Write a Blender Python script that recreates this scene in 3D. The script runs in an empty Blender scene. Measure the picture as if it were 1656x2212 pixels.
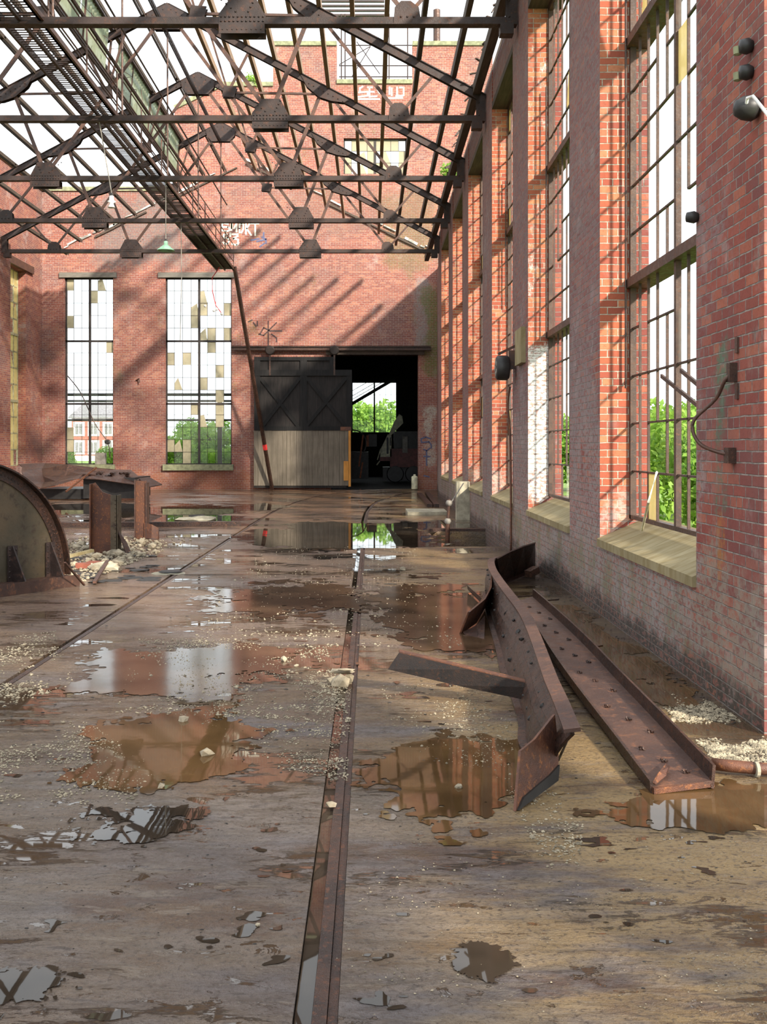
import bpy, bmesh, math, random
from mathutils import Vector, Matrix, noise
random.seed(7)
C = bpy.context.scene
col = C.collection
V = Vector

# ------------------------------------------------------------------ camera
FX, CX, CY, CH = 2200.0, 800.0, 967.0, 1.7
cam = bpy.data.cameras.new('camera'); camo = bpy.data.objects.new('camera', cam); col.objects.link(camo)
camo.location = (0, 0, CH); camo.rotation_euler = (math.pi/2, 0, 0)
cam.sensor_fit = 'AUTO'; cam.sensor_width = 36; cam.lens = 36*FX/2212
cam.shift_x = (828-CX)/2212; cam.shift_y = -(1106-CY)/2212
cam.clip_start = .05; cam.clip_end = 1500
C.camera = camo
# ------------------------------------------------------------------ light
SKY, SUN = 1.65, 6.6
w = bpy.data.worlds.new('sky'); C.world = w; w.use_nodes = True
bg = w.node_tree.nodes['Background']; bg.inputs[0].default_value = (.90, .955, 1.0, 1); bg.inputs[1].default_value = SKY
sl = bpy.data.lights.new('sun', 'SUN'); sl.energy = SUN; sl.angle = math.radians(3.2); sl.color = (1, .90, .76)
so = bpy.data.objects.new('sun', sl); col.objects.link(so); so.location = (20, -30, 30)
so.rotation_euler = V((-1, 1.42, -.87)).to_track_quat('-Z', 'Y').to_euler()
C.view_settings.view_transform = 'Standard'; C.view_settings.look = 'None'
C.view_settings.exposure = .38; C.view_settings.gamma = 1; C.view_settings.use_curve_mapping = False

# ------------------------------------------------------------------ helpers
def at(x, y, Y): return V(((x-CX)/FX*Y, Y, CH+(CY-y)/FX*Y))
def fl(x, y, z=0.0):
    Y = FX*(CH-z)/(y-CY); return V(((x-CX)/FX*Y, Y, z))
class MB:
    def __init__(s, M=None): s.v = []; s.f = []; s.M = M
    def add(s, vs, fs):
        n = len(s.v)
        s.v += [tuple(s.M @ V(v)) if s.M else tuple(v) for v in vs]
        s.f += [tuple(i+n for i in f) for f in fs]; return s
    def box(s, a, b):
        x0, y0, z0 = [min(a[i], b[i]) for i in range(3)]; x1, y1, z1 = [max(a[i], b[i]) for i in range(3)]
        return s.add([(x0,y0,z0),(x1,y0,z0),(x1,y1,z0),(x0,y1,z0),(x0,y0,z1),(x1,y0,z1),(x1,y1,z1),(x0,y1,z1)],
              [(0,3,2,1),(4,5,6,7),(0,1,5,4),(1,2,6,5),(2,3,7,6),(3,0,4,7)])
    def bar(s, p, q, wd, ht, up=(0,0,1), shape=None):
        p, q = V(p), V(q); d = (q-p).normalized(); up = V(up)
        if abs(d.dot(up)) > .98: up = V((0,1,0))
        sx = d.cross(up).normalized(); uz = sx.cross(d).normalized()
        prof = shape or [(-wd/2,-ht/2),(wd/2,-ht/2),(wd/2,ht/2),(-wd/2,ht/2)]
        n = len(prof)
        vs = [e+sx*a+uz*b for e in (p, q) for a, b in prof]
        fs = [tuple(range(n-1,-1,-1)), tuple(range(n, 2*n))]+[(i,(i+1)%n,(i+1)%n+n,i+n) for i in range(n)]
        return s.add(vs, [f[::-1] for f in fs])
    def tube(s, pts, r, n=8, cap=True, rr=None):
        pts = [V(p) for p in pts]; rings = []; k = len(pts)
        up = V((0,0,1))
        d0 = (pts[1]-pts[0]).normalized()
        if abs(d0.z) > .9: up = V((1,0,0))
        vs = []
        for i, p in enumerate(pts):
            d = (pts[min(i+1,k-1)]-pts[max(i-1,0)]).normalized()
            a = d.cross(up)
            if a.length < 1e-3: a = d.cross(V((0,1,0)))
            a.normalize(); b = a.cross(d)
            R = rr[i] if rr else r
            for j in range(n):
                t = 2*math.pi*j/n; vs.append(p+a*math.cos(t)*R+b*math.sin(t)*R)
        fs = [(i*n+j, i*n+(j+1)%n, (i+1)*n+(j+1)%n, (i+1)*n+j) for i in range(k-1) for j in range(n)]
        if cap: fs += [tuple(range(n-1,-1,-1)), tuple(range((k-1)*n, k*n))]
        return s.add(vs, fs)
    def lathe(s, c, prof, n=20, axis='z'):
        vs = []
        for r, h in prof:
            for j in range(n):
                t = 2*math.pi*j/n; a, b = r*math.cos(t), r*math.sin(t)
                p = {'z': (a,b,h), 'x': (h,a,b), 'y': (a,h,b)}[axis]
                vs.append(V(c)+V(p))
        k = len(prof)
        fs = [(i*n+j, i*n+(j+1)%n, (i+1)*n+(j+1)%n, (i+1)*n+j) for i in range(k-1) for j in range(n)]
        return s.add(vs, fs)
    def prism(s, poly, nrm, t):
        nrm = V(nrm)*t; n = len(poly); vs = [V(p) for p in poly]+[V(p)+nrm for p in poly]
        return s.add(vs, [tuple(range(n)), tuple(range(2*n-1,n-1,-1))]+[(i+n,(i+1)%n+n,(i+1)%n,i) for i in range(n)])
    def dome(s, c, r, nrm=(0,-1,0), n=6):
        nrm = V(nrm).normalized(); a = nrm.orthogonal().normalized(); b = nrm.cross(a)
        vs = [V(c)+a*r*math.cos(2*math.pi*j/n)+b*r*math.sin(2*math.pi*j/n) for j in range(n)]
        vs += [v*.6+(V(c))*.4+nrm*r*.55 for v in vs]+[V(c)+nrm*r*.7]
        fs = [(j,(j+1)%n,(j+1)%n+n,j+n) for j in range(n)]+[(j+n,(j+1)%n+n,2*n) for j in range(n)]
        return s.add(vs, fs)
    def rock(s, c, r, sc=(1,1,.7), seed=0, sub=1):
        bm = bmesh.new(); bmesh.ops.create_icosphere(bm, subdivisions=sub, radius=1)
        o = V((seed*3.1, seed*1.7, seed))
        vs = []
        for v in bm.verts:
            k = 1+.55*noise.noise(v.co*1.4+o)
            vs.append(V(c)+V((v.co.x*sc[0], v.co.y*sc[1], v.co.z*sc[2]))*r*k)
        bm.verts.index_update(); fs = [tuple(v.index for v in f.verts) for f in bm.faces]; bm.free()
        return s.add(vs, fs)
    def strip(s, A, B, t=.012, side=None):
        """ruled thick plate between polylines A and B"""
        A = [V(p) for p in A]; B = [V(p) for p in B]; n = len(A); vs = []
        for i in range(n):
            d = (A[min(i+1,n-1)]-A[max(i-1,0)]); e = B[i]-A[i]; nn = d.cross(e)
            nn = nn.normalized()*t/2 if nn.length > 1e-6 else V((0,0,t/2))
            vs += [A[i]+nn, B[i]+nn, B[i]-nn, A[i]-nn]
        fs = [(i*4+j, i*4+(j+1)%4, i*4+4+(j+1)%4, i*4+4+j) for i in range(n-1) for j in range(4)]
        fs += [(3,2,1,0), (4*n-4,4*n-3,4*n-2,4*n-1)]
        return s.add(vs, fs)
    def build(s, name, mat, parent=None, smooth=False, loc=None, fix=True):
        me = bpy.data.meshes.new(name); me.from_pydata(s.v, [], s.f); me.materials.append(mat)
        if fix:
            bm = bmesh.new(); bm.from_mesh(me); bmesh.ops.recalc_face_normals(bm, faces=bm.faces); bm.to_mesh(me); bm.free()
        if smooth: me.polygons.foreach_set('use_smooth', [True]*len(me.polygons))
        o = bpy.data.objects.new(name, me); col.objects.link(o)
        if loc is not None: o.location = loc
        if parent: o.parent = parent
        return o
def tag(o, label=None, cat=None, group=None, kind=None):
    if label: o['label'] = label
    if cat: o['category'] = cat
    if group: o['group'] = group
    if kind: o['kind'] = kind
    return o
def empty(name, loc=(0,0,0), rz=0):
    o = bpy.data.objects.new(name, None); col.objects.link(o); o.location = loc; o.rotation_euler = (0,0,rz); o.empty_display_size = .2
    return o
def kids(o): return [c for c in bpy.data.objects if c.parent == o]
def copy_tree(o, parent=None):
    ch = kids(o); c = o.copy(); col.objects.link(c)
    if parent: c.parent = parent
    for k in ch: copy_tree(k, c)
    return c
def thing(name, loc, label, cat, group=None, rz=0):
    return tag(empty(name, loc, rz), label, cat, group)

# ------------------------------------------------------------------ materials
class NT:
    def __init__(s, name):
        s.m = bpy.data.materials.new(name); s.m.use_nodes = True; s.t = s.m.node_tree; s.n = s.t.nodes
        s.b = s.n['Principled BSDF']; s.out = s.n['Material Output']
        s.pos = s.n.new('ShaderNodeNewGeometry').outputs['Position']
    def node(s, k, **kw):
        n = s.n.new(k)
        for a, b in kw.items(): setattr(n, a, b)
        return n
    def link(s, a, b): s.t.links.new(a, b)
    def put(s, inp, v):
        if hasattr(v, 'is_output') or isinstance(v, bpy.types.NodeSocket): s.link(v, inp)
        else: inp.default_value = v
    def noise(s, scale, detail=4, rough=.55, vec=None, dist=0):
        n = s.node('ShaderNodeTexNoise'); s.put(n.inputs['Vector'], vec or s.pos)
        n.inputs['Scale'].default_value = scale; n.inputs['Detail'].default_value = detail
        n.inputs['Roughness'].default_value = rough; n.inputs['Distortion'].default_value = dist
        return n.outputs['Fac']
    def ramp(s, f, a, b, lo=0., hi=1.):
        n = s.node('ShaderNodeMapRange', interpolation_type='SMOOTHSTEP')
        s.put(n.inputs[0], f); n.inputs[1].default_value = a; n.inputs[2].default_value = b
        n.inputs[3].default_value = lo; n.inputs[4].default_value = hi
        return n.outputs[0]
    def mix(s, f, a, b, mode='MIX'):
        n = s.node('ShaderNodeMix', data_type='RGBA', blend_type=mode)
        s.put(n.inputs[0], f); s.put(n.inputs[6], a); s.put(n.inputs[7], b); return n.outputs[2]
    def math(s, op, a, b=0., c=None):
        n = s.node('ShaderNodeMath', operation=op); s.put(n.inputs[0], a); s.put(n.inputs[1], b)
        if c is not None: s.put(n.inputs[2], c)
        return n.outputs[0]
    def scaled(s, sc, vec=None):
        n = s.node('ShaderNodeVectorMath', operation='MULTIPLY'); s.put(n.inputs[0], vec or s.pos); n.inputs[1].default_value = sc
        return n.outputs[0]
    def sep(s, v=None):
        n = s.node('ShaderNodeSeparateXYZ'); s.put(n.inputs[0], v or s.pos); return n.outputs
    def comb(s, x, y, z):
        n = s.node('ShaderNodeCombineXYZ')
        for i, q in enumerate((x, y, z)): s.put(n.inputs[i], q)
        return n.outputs[0]
    def bump(s, h, strength=.5, dist=.01, nrm=None):
        n = s.node('ShaderNodeBump'); n.inputs['Strength'].default_value = strength; n.inputs['Distance'].default_value = dist
        s.put(n.inputs['Height'], h)
        if nrm: s.link(nrm, n.inputs['Normal'])
        return n.outputs[0]
    def fin(s, colr, rough, nrm=None, metal=0., spec=.5):
        s.put(s.b.inputs['Base Color'], colr); s.put(s.b.inputs['Roughness'], rough)
        s.put(s.b.inputs['Metallic'], metal); s.b.inputs['Specular IOR Level'].default_value = spec
        if nrm: s.link(nrm, s.b.inputs['Normal'])
        return s.m
def c4(r, g, b): return (r, g, b, 1)
def simple(name, c, rough=.6, metal=0., var=.25, scale=6, bump=.15, spec=.4):
    t = NT(name); n = t.noise(scale, 5, .6)
    k = t.mix(t.ramp(n, .35, .65), c4(*[x*(1-var) for x in c]), c4(*[min(1, x*(1+var)) for x in c]))
    return t.fin(k, rough, t.bump(t.noise(scale*8, 3), bump, .004), metal, spec)
def rusty(name, a, b, c, rough=.62, scale=2.5, metal=.25):
    t = NT(name); n1 = t.noise(scale, 6, .65); n2 = t.noise(scale*7, 5, .7); n3 = t.noise(scale*40, 3, .6)
    k = t.mix(t.ramp(n1, .38, .62), c4(*a), c4(*b)); k = t.mix(t.ramp(n2, .52, .68), k, c4(*c))
    r = t.ramp(n2, .3, .7, rough-.18, rough+.15)
    return t.fin(k, r, t.bump(t.math('ADD', n2, n3), .45, .006), metal, .5)
def wood(name, a, b, sc=(30, 30, 2), rough=.75):
    t = NT(name); v = t.scaled(sc); n = t.noise(1, 6, .6, v, .6); m = t.noise(1.3, 3)
    k = t.mix(t.ramp(n, .35, .65), c4(*a), c4(*b)); k = t.mix(t.ramp(m, .3, .75, 0, .5), k, c4(*[x*.55 for x in a]))
    return t.fin(k, rough, t.bump(n, .35, .006), 0, .3)
MASKS_R = [  # (ulo,uhi,zlo,zhi,soft, noise scale, threshold, colour, facing 'x'/'y'/None, amount)
]
def brick(name, base=((.34,.085,.05),(.20,.05,.04),(.47,.16,.08)), mortar=(.42,.37,.31), soot=.35, white=.2, masks=(), bumpk=.8, seed=0):
    t = NT(name); g = t.n.new('ShaderNodeNewGeometry'); P = t.sep(); N = t.sep(g.outputs['Normal'])
    nx = t.math('GREATER_THAN', t.math('ABSOLUTE', N[0]), .5)
    wob = t.math('MULTIPLY', t.math('SUBTRACT', t.noise(7, 2), .5), .012)
    u = t.math('ADD', t.math('ADD', t.math('MULTIPLY', nx, P[1]), t.math('MULTIPLY', t.math('SUBTRACT', 1., nx), P[0])), seed+.03)
    uv = t.comb(u, t.math('ADD', t.math('ADD', P[2], 20.), wob), 0.)
    def bt(c1, c2, mo):
        b = t.node('ShaderNodeTexBrick'); t.link(uv, b.inputs['Vector']); b.offset = .5; b.squash = .5; b.squash_frequency = 7
        b.inputs['Color1'].default_value = c4(*c1); b.inputs['Color2'].default_value = c4(*c2); b.inputs['Mortar'].default_value = c4(*mo)
        b.inputs['Scale'].default_value = 1; b.inputs['Mortar Size'].default_value = .0062; b.inputs['Mortar Smooth'].default_value = .35
        b.inputs['Brick Width'].default_value = .212; b.inputs['Row Height'].default_value = .0725; b.inputs['Bias'].default_value = 0
        return b
    b = bt((0,0,0), (1,1,1), (0,0,0)); rnd = b.outputs['Color']; mo = b.outputs['Fac']
    k = t.mix(rnd, c4(*base[0]), c4(*base[1])); k = t.mix(t.ramp(t.math('FRACT', t.math('MULTIPLY', rnd, 7.3)), .6, .95), k, c4(*base[2]))
    k = t.mix(t.ramp(t.noise(28, 4, .6), .45, .75, 0, .45), k, c4(*[x*.6 for x in base[0]]))
    n1 = t.noise(.55, 6, .6); n2 = t.noise(5, 5, .65); n3 = t.noise(16, 4, .7, t.scaled((1,1,1.8)))
    k = t.mix(t.math('MULTIPLY', t.ramp(n1, .45, .68), soot), k, c4(.10, .085, .09))
    # efflorescence and old whitewash
    wm = t.math('MULTIPLY', t.ramp(t.noise(1.1, 5, .65, t.scaled((1,1,.6))), .52, .66), t.ramp(n2, .45, .6))
    k = t.mix(t.math('MULTIPLY', wm, white), k, c4(.48, .42, .40))
    k = t.mix(mo, k, t.mix(t.ramp(n2, .3, .7, 0, .7), c4(*mortar), c4(*[x*.5 for x in mortar])))
    for (u0, u1, z0, z1, soft, ns, th, cc, face, amt) in masks:
        a = t.math('MULTIPLY', t.ramp(u, u0-soft+seed, u0+soft+seed), t.ramp(u, u1-soft+seed, u1+soft+seed, 1, 0))
        c = t.math('MULTIPLY', t.ramp(P[2], z0-soft, z0+soft), t.ramp(P[2], z1-soft, z1+soft, 1, 0))
        a = t.math('MULTIPLY', a, c)
        if face == 'x': a = t.math('MULTIPLY', a, nx)
        if face == 'y': a = t.math('MULTIPLY', a, t.math('SUBTRACT', 1., nx))
        a = t.ramp(t.math('ADD', a, t.math('MULTIPLY', t.math('SUBTRACT', t.noise(ns, 7, .72, t.scaled((1,1,.6))), .5), 3.2)), th-.25, th+.35)
        k = t.mix(t.math('MULTIPLY', t.math('MULTIPLY', a, amt), t.ramp(n3, .42, .52, .25, 1)), k, c4(*cc))
    k = t.mix(t.math('MULTIPLY', mo, .55), k, t.mix(t.ramp(n3, .4, .6), c4(*[x*.32 for x in mortar]), c4(*[x*.95 for x in mortar])))
    h = t.math('SUBTRACT', t.math('MULTIPLY', t.noise(35, 4, .7), .35), mo)
    return t.fin(k, .85, t.bump(h, bumpk, .012), 0, .2)

# per-wall stain masks: coordinates are metres along the wall and height
WR = [(-9, 60, -1, .95, .5, 2.2, .5, (.25,.235,.185), 'x', .7),
      (7.3, 60, -.5, 2.6, 1.0, 1.3, .62, (.30,.27,.26), 'x', .7),
      (7.3, 60, 2.0, 9.5, 1.2, .9, .5, (.21,.175,.18), 'x', .66),
      (3, 7.4, 4.0, 9.5, 1.2, 1.2, .7, (.17,.14,.14), 'x', .45),
      (-9, 60, -.8, .22, .15, 3, .5, (.045,.038,.032), 'x', .85),
      (6.6, 7.0, 1.2, 2.5, .16, 5, .95, (.07,.17,.11), 'x', .75),
      (6.7, 6.95, .75, 1.3, .12, 6, .95, (.34,.15,.04), 'x', .75),
      (7.4, 35, .1, .8, .3, 2.5, 1.0, (.13,.14,.045), 'x', .6)]
M = {}
M['brick_r'] = brick('brick_side', ((.30,.082,.058),(.20,.058,.05),(.36,.12,.075)), (.33,.28,.25), .45, .5, WR, 1.0)
M['brick_jamb'] = brick('brick_reveal', ((.42,.115,.06),(.29,.075,.05),(.5,.19,.1)), (.56,.48,.38), .2, .25,
    [(-60, 60, .3, 1.35, .3, 2.2, .8, (.55,.5,.45), 'y', .5)], 1.0)  # lighter copy of the side brick, sunlit look put into its colour
M['brick_white'] = brick('brick_whitewashed', ((.42,.12,.06),(.30,.08,.05),(.5,.2,.1)), (.5,.44,.36), .2, .25,
    [(-60, 60, 1.35, 3.2, .12, 3.5, .42, (.80,.77,.72), 'y', .97), (-60, 60, .9, 1.5, .15, 5, .6, (.8,.77,.72), 'y', .9)], 1.0)
WF = [(-.9, 60, 5.8, 9.2, .8, .8, .62, (.20,.18,.17), 'y', .0),
      (1.75, 2.45, 5.6, 8.6, .35, 1.6, .6, (.26,.25,.24), 'y', .75),
      (2.2, 3.2, 4.6, 8.2, .3, 1.4, .5, (.11,.14,.03), 'y', .85),
      (-11.2, -7.2, 8.9, 11.9, .7, 1.0, .55, (.15,.145,.14), 'y', .75),
      (.4, 2.8, 8.9, 12, .6, .9, .5, (.15,.13,.05), 'y', .65),
      (2.2, 2.7, .9, 3.4, .25, 2.2, .6, (.50,.48,.40), 'y', .8),
      (-6.3, 3, 10.2, 12.5, .8, .7, .75, (.20,.12,.09), 'y', .5),
      (-15, 3, -.2, .75, .3, 2.5, .6, (.25,.08,.03), 'y', .65)]
M['brick_f'] = brick('brick_end', ((.33,.12,.085),(.24,.085,.068),(.38,.165,.11)), (.56,.48,.43), .35, .25, WF, .8)
M['brick_l'] = brick('brick_left', ((.32,.105,.07),(.23,.07,.055),(.38,.15,.09)), (.40,.34,.29), .5, .4, (), .8)
M['brick_out'] = brick('brick_red_house', ((.36,.1,.07),(.3,.08,.06),(.4,.14,.1)), (.5,.45,.4), .0, .0, (), .2)
M['steel'] = rusty('rusted_truss_steel', (.030,.020,.018), (.048,.030,.026), (.085,.042,.03), .6, 1.6)
M['steel2'] = rusty('brown_rusted_steel', (.060,.034,.028), (.095,.050,.036), (.16,.07,.038), .55, 2.2)
M['rust'] = rusty('orange_rust', (.085,.038,.026), (.14,.056,.030), (.28,.11,.04), .55, 4)
M['rustdark'] = rusty('dark_wet_rust', (.030,.019,.016), (.060,.031,.022), (.13,.052,.026), .38, 5)
M['black_rust'] = rusty('black_wet_rust', (.012,.009,.008), (.022,.014,.011), (.05,.022,.012), .6, 6)
M['plate'] = rusty('olive_rusted_plate', (.075,.062,.040), (.115,.082,.048), (.06,.04,.028), .6, 1.2)
M['timber'] = wood('brown_roof_timber', (.22,.145,.095), (.34,.225,.145), (25, 1.2, 25))
M['timber_dark'] = wood('dark_timber', (.06,.045,.035), (.11,.08,.06), (25, 1.5, 25))
M['sill'] = wood('mossy_sill_stone', (.24,.19,.09), (.34,.29,.17), (2.5, 9, 2.5), .8)
M['boards'] = wood('weathered_grey_boards', (.16,.135,.10), (.24,.20,.155), (30, 30, 1.5))
M['black_wood'] = wood('blackened_door_wood', (.018,.016,.015), (.034,.028,.026), (25, 25, 2))
M['door_frame'] = wood('charred_frame_wood', (.009,.009,.009), (.02,.018,.018), (25, 25, 2))
M['orange_wood'] = wood('orange_fresh_wood', (.62,.26,.05), (.72,.34,.08), (25, 25, 2))
M['grey_timber'] = wood('grey_lintel', (.15,.14,.12), (.22,.20,.17), (3, 25, 25))
M['coping'] = simple('green_coping', (.24,.25,.15), .85)
M['flash'] = simple('pale_torn_flashing', (.42,.42,.38), .7, 0, .5, 3)
M['frame'] = simple('black_window_steel', (.035,.028,.026), .6)
M['frame_brown'] = rusty('brown_window_steel', (.05,.032,.026), (.085,.05,.036), (.14,.07,.045), .6, 5)
M['frame_pale'] = simple('pale_window_frame', (.35,.33,.2), .7)
M['white'] = simple('white_porcelain', (.75,.75,.72), .35)
M['greenlamp'] = simple('green_enamel', (.22,.42,.28), .35)
M['concrete'] = simple('pale_concrete', (.34,.31,.23), .85, 0, .3, 4, .4)
M['stone'] = simple('broken_stone', (.30,.255,.18), .85, 0, .35, 9, .6)
M['redbrick'] = simple('loose_red_brick', (.22,.07,.045), .85)
M['gravel'] = simple('cream_grit', (.27,.23,.16), .8, 0, .5, 14, .2)
M['blackbits'] = simple('black_scraps', (.02,.018,.016), .5)
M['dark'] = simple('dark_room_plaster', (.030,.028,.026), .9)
M['redpaint'] = simple('faded_red_paint', (.16,.045,.038), .5)
M['cream'] = simple('cream_paint', (.62,.60,.42), .5)
M['orange'] = simple('orange_paint', (.38,.11,.04), .5)
M['darkmetal'] = simple('dark_machine', (.025,.024,.024), .45)
M['leaf'] = None
M['grass'] = simple('grass_ground', (.16,.26,.05), .9, 0, .4, 1.5)
M['paintw'] = simple('white_graffiti', (.74,.70,.58), .7, 0, .1)
M['paintw2'] = simple('white_graffiti_thin', (.60,.50,.46), .7, 0, .1)
M['paintb'] = simple('blue_graffiti', (.10,.11,.20), .7, 0, .1)
M['paintk'] = simple('black_graffiti', (.055,.03,.03), .7, 0, .1)
M['roofgrey'] = simple('grey_house_roof', (.2,.2,.21), .8)
M['redcord'] = simple('red_cord', (.6,.05,.05), .6)
M['wire'] = simple('grey_wire', (.25,.23,.2), .6)
M['redtape'] = simple('red_tape', (.6,.04,.04), .5)
def leafmat(name, a, b):
    t = NT(name); n = t.noise(1.6, 3); k = t.mix(t.ramp(n, .35, .65), c4(*a), c4(*b))
    t.fin(k, .6); tr = t.node('ShaderNodeBsdfTranslucent'); t.put(tr.inputs[0], k)
    mx = t.node('ShaderNodeMixShader'); mx.inputs[0].default_value = .45
    t.link(t.b.outputs[0], mx.inputs[1]); t.link(tr.outputs[0], mx.inputs[2]); t.link(mx.outputs[0], t.out.inputs[0]); return t.m
M['leaf'] = leafmat('bright_leaves', (.16,.33,.04), (.32,.50,.08))
M['leaf2'] = leafmat('mid_leaves', (.10,.22,.04), (.20,.36,.07))
def glassmat(name, tint, dirt, alpha):
    t = NT(name); n = t.noise(6, 4)
    tr = t.node('ShaderNodeBsdfTransparent'); tr.inputs[0].default_value = c4(*tint)
    df = t.node('ShaderNodeBsdfTranslucent'); df.inputs[0].default_value = c4(*dirt)
    d2 = t.node('ShaderNodeBsdfDiffuse'); d2.inputs[0].default_value = c4(*dirt)
    gl = t.node('ShaderNodeBsdfGlossy'); gl.inputs['Roughness'].default_value = .06
    a = t.node('ShaderNodeMixShader'); a.inputs[0].default_value = .5; t.link(df.outputs[0], a.inputs[1]); t.link(d2.outputs[0], a.inputs[2])
    m = t.node('ShaderNodeMixShader'); t.put(m.inputs[0], t.ramp(n, .2, .8, alpha*.8, min(1, alpha*1.2))); t.link(tr.outputs[0], m.inputs[1]); t.link(a.outputs[0], m.inputs[2])
    f = t.node('ShaderNodeLayerWeight'); f.inputs[0].default_value = .25
    m2 = t.node('ShaderNodeMixShader'); t.put(m2.inputs[0], t.math('MULTIPLY', f.outputs['Facing'], .3)); t.link(m.outputs[0], m2.inputs[1]); t.link(gl.outputs[0], m2.inputs[2])
    t.link(m2.outputs[0], t.out.inputs[0]); return t.m
M['glass'] = glassmat('clear_glass', (.97,.98,.97), (.7,.7,.65), .06)
M['glass_d'] = glassmat('dirty_beige_glass', (.9,.85,.7), (.62,.56,.42), .8)
M['glass_y'] = glassmat('yellow_dirty_glass', (.95,.88,.6), (.75,.64,.36), .75)
M['glass_g'] = glassmat('greenish_corrugated_glass', (.8,.88,.75), (.42,.45,.34), .75)
def watermat(name, c, r=.015, wave=.02):
    t = NT(name); n = t.noise(3, 3, .5); m = t.noise(1.2, 4, .6)
    k = t.mix(t.ramp(m, .35, .65), c4(*c), c4(*[x*.45 for x in c]))
    t.b.inputs['IOR'].default_value = 1.33
    return t.fin(k, r, t.bump(n, wave, .01), 0, .5)
M['water'] = watermat('brown_puddle_water', (.11,.062,.026), .03, .04)
M['water2'] = watermat('clear_puddle_water', (.055,.04,.028))
M['water3'] = watermat('thin_wet_film', (.11,.065,.038), .11, .10)
M['water'].node_tree.nodes['Principled BSDF'].inputs['Specular IOR Level'].default_value = .36
def floormat():
    t = NT('wet_stained_concrete'); P = t.sep()
    big = t.noise(.33, 5, .6, t.scaled((.8,1.15,1))); mid = t.noise(1.5, 7, .70, t.scaled((.5,1.7,1)), .6); fine = t.noise(9, 7, .72, t.scaled((.45,1.5,1)), .5)
    fin2 = t.noise(45, 4, .7); grit = t.noise(120, 2, .6)
    nearleft = t.math('MULTIPLY', t.ramp(P[1], 4.2, 7.0, 1, 0), t.ramp(P[0], .2, 1.3, 1, 0))
    tan = t.mix(t.ramp(mid, .35, .65), c4(.08,.045,.024), c4(.20,.132,.072))
    grey = t.mix(t.ramp(fine, .35, .65), c4(.062,.053,.052), c4(.13,.112,.108))
    k = t.mix(t.ramp(t.math('ADD', big, t.math('MULTIPLY', t.math('SUBTRACT', mid, .5), .9)), .42, .58), tan, grey)
    k = t.mix(t.math('MULTIPLY', nearleft, t.ramp(mid, .25, .6, .9, .45)), k, grey)
    k = t.mix(t.math('MULTIPLY', t.ramp(P[1], 5.5, 10), .5), k, c4(.24,.155,.12)); far = t.ramp(P[1], 12, 24)
    k = t.mix(t.math('MULTIPLY', far, .6), k, c4(.20,.095,.045))
    k = t.mix(t.ramp(t.noise(1.3, 7, .75, t.scaled((.6,1.4,1))), .50, .62, 0, .8), k, c4(.065,.030,.014))
    k = t.mix(t.math('MULTIPLY', t.ramp(P[0], -.2, 1.0, .15, .8), t.ramp(t.noise(.9, 6, .7, t.scaled((.5,1.5,1))), .40, .54)), k, c4(.29,.195,.08))
    k = t.mix(t.ramp(fin2, .50, .66, 0, .75), k, c4(.04,.028,.02))
    k = t.mix(t.ramp(fine, .58, .66, 0, .7), k, c4(.035,.024,.017))
    k = t.mix(t.math('MULTIPLY', t.ramp(fine, .44, .36), .42), k, c4(.27,.225,.18))
    # darker belt along the side wall
    k = t.mix(t.math('MULTIPLY', t.ramp(P[0], 1.75, 2.15), .75), k, c4(.05,.036,.025))
    k = t.mix(t.ramp(t.noise(60, 3, .6), .66, .74, 0, .7), k, c4(.34,.28,.19))
    # standing water: low spots of a height field
    h = t.math('ADD', t.math('MULTIPLY', t.noise(.8, 5, .6, t.scaled((.7,1.3,1))), .7), t.math('MULTIPLY', fine, .35))
    h = t.math('ADD', h, t.ramp(P[1], 3.5, 7.5, .035, 0)); wet = t.ramp(h, .492, .47)
    pit = t.math('MULTIPLY', t.ramp(t.noise(6.5, 5, .7, t.scaled((.6,1,1))), .39, .36), t.ramp(t.noise(1.1, 3), .55, .45))
    pit2 = t.math('MULTIPLY', t.ramp(t.noise(7, 5, .7, t.scaled((.55,1.3,1)), .8), .375, .362), t.ramp(P[1], 6.5, 5))
    wet = t.math('MAXIMUM', t.math('MAXIMUM', wet, pit), pit2)
    damp = t.ramp(h, .62, .49)
    k = t.mix(t.math('MULTIPLY', damp, .3), k, t.mix(.5, k, c4(.07,.038,.02)))
    k = t.mix(t.math('MULTIPLY', wet, .8), k, c4(.06,.036,.02))
    r = t.math('ADD', t.math('MULTIPLY', damp, -.22), t.ramp(fine, .3, .7, .30, .5))
    n = t.node('ShaderNodeMix', data_type='FLOAT'); t.put(n.inputs[0], wet); t.put(n.inputs[2], t.math('MULTIPLY', r, t.ramp(P[1], 4.5, 9, 1, .55))); n.inputs[3].default_value = .02
    dry = t.math('SUBTRACT', 1., wet)
    hh = t.math('MULTIPLY', dry, t.math('ADD', t.math('ADD', fine, t.math('MULTIPLY', fin2, .45)), t.math('MULTIPLY', grit, .15)))
    return t.fin(k, n.outputs[0], t.bump(hh, .9, .022), 0, .55)
M['floor'] = floormat()

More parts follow.
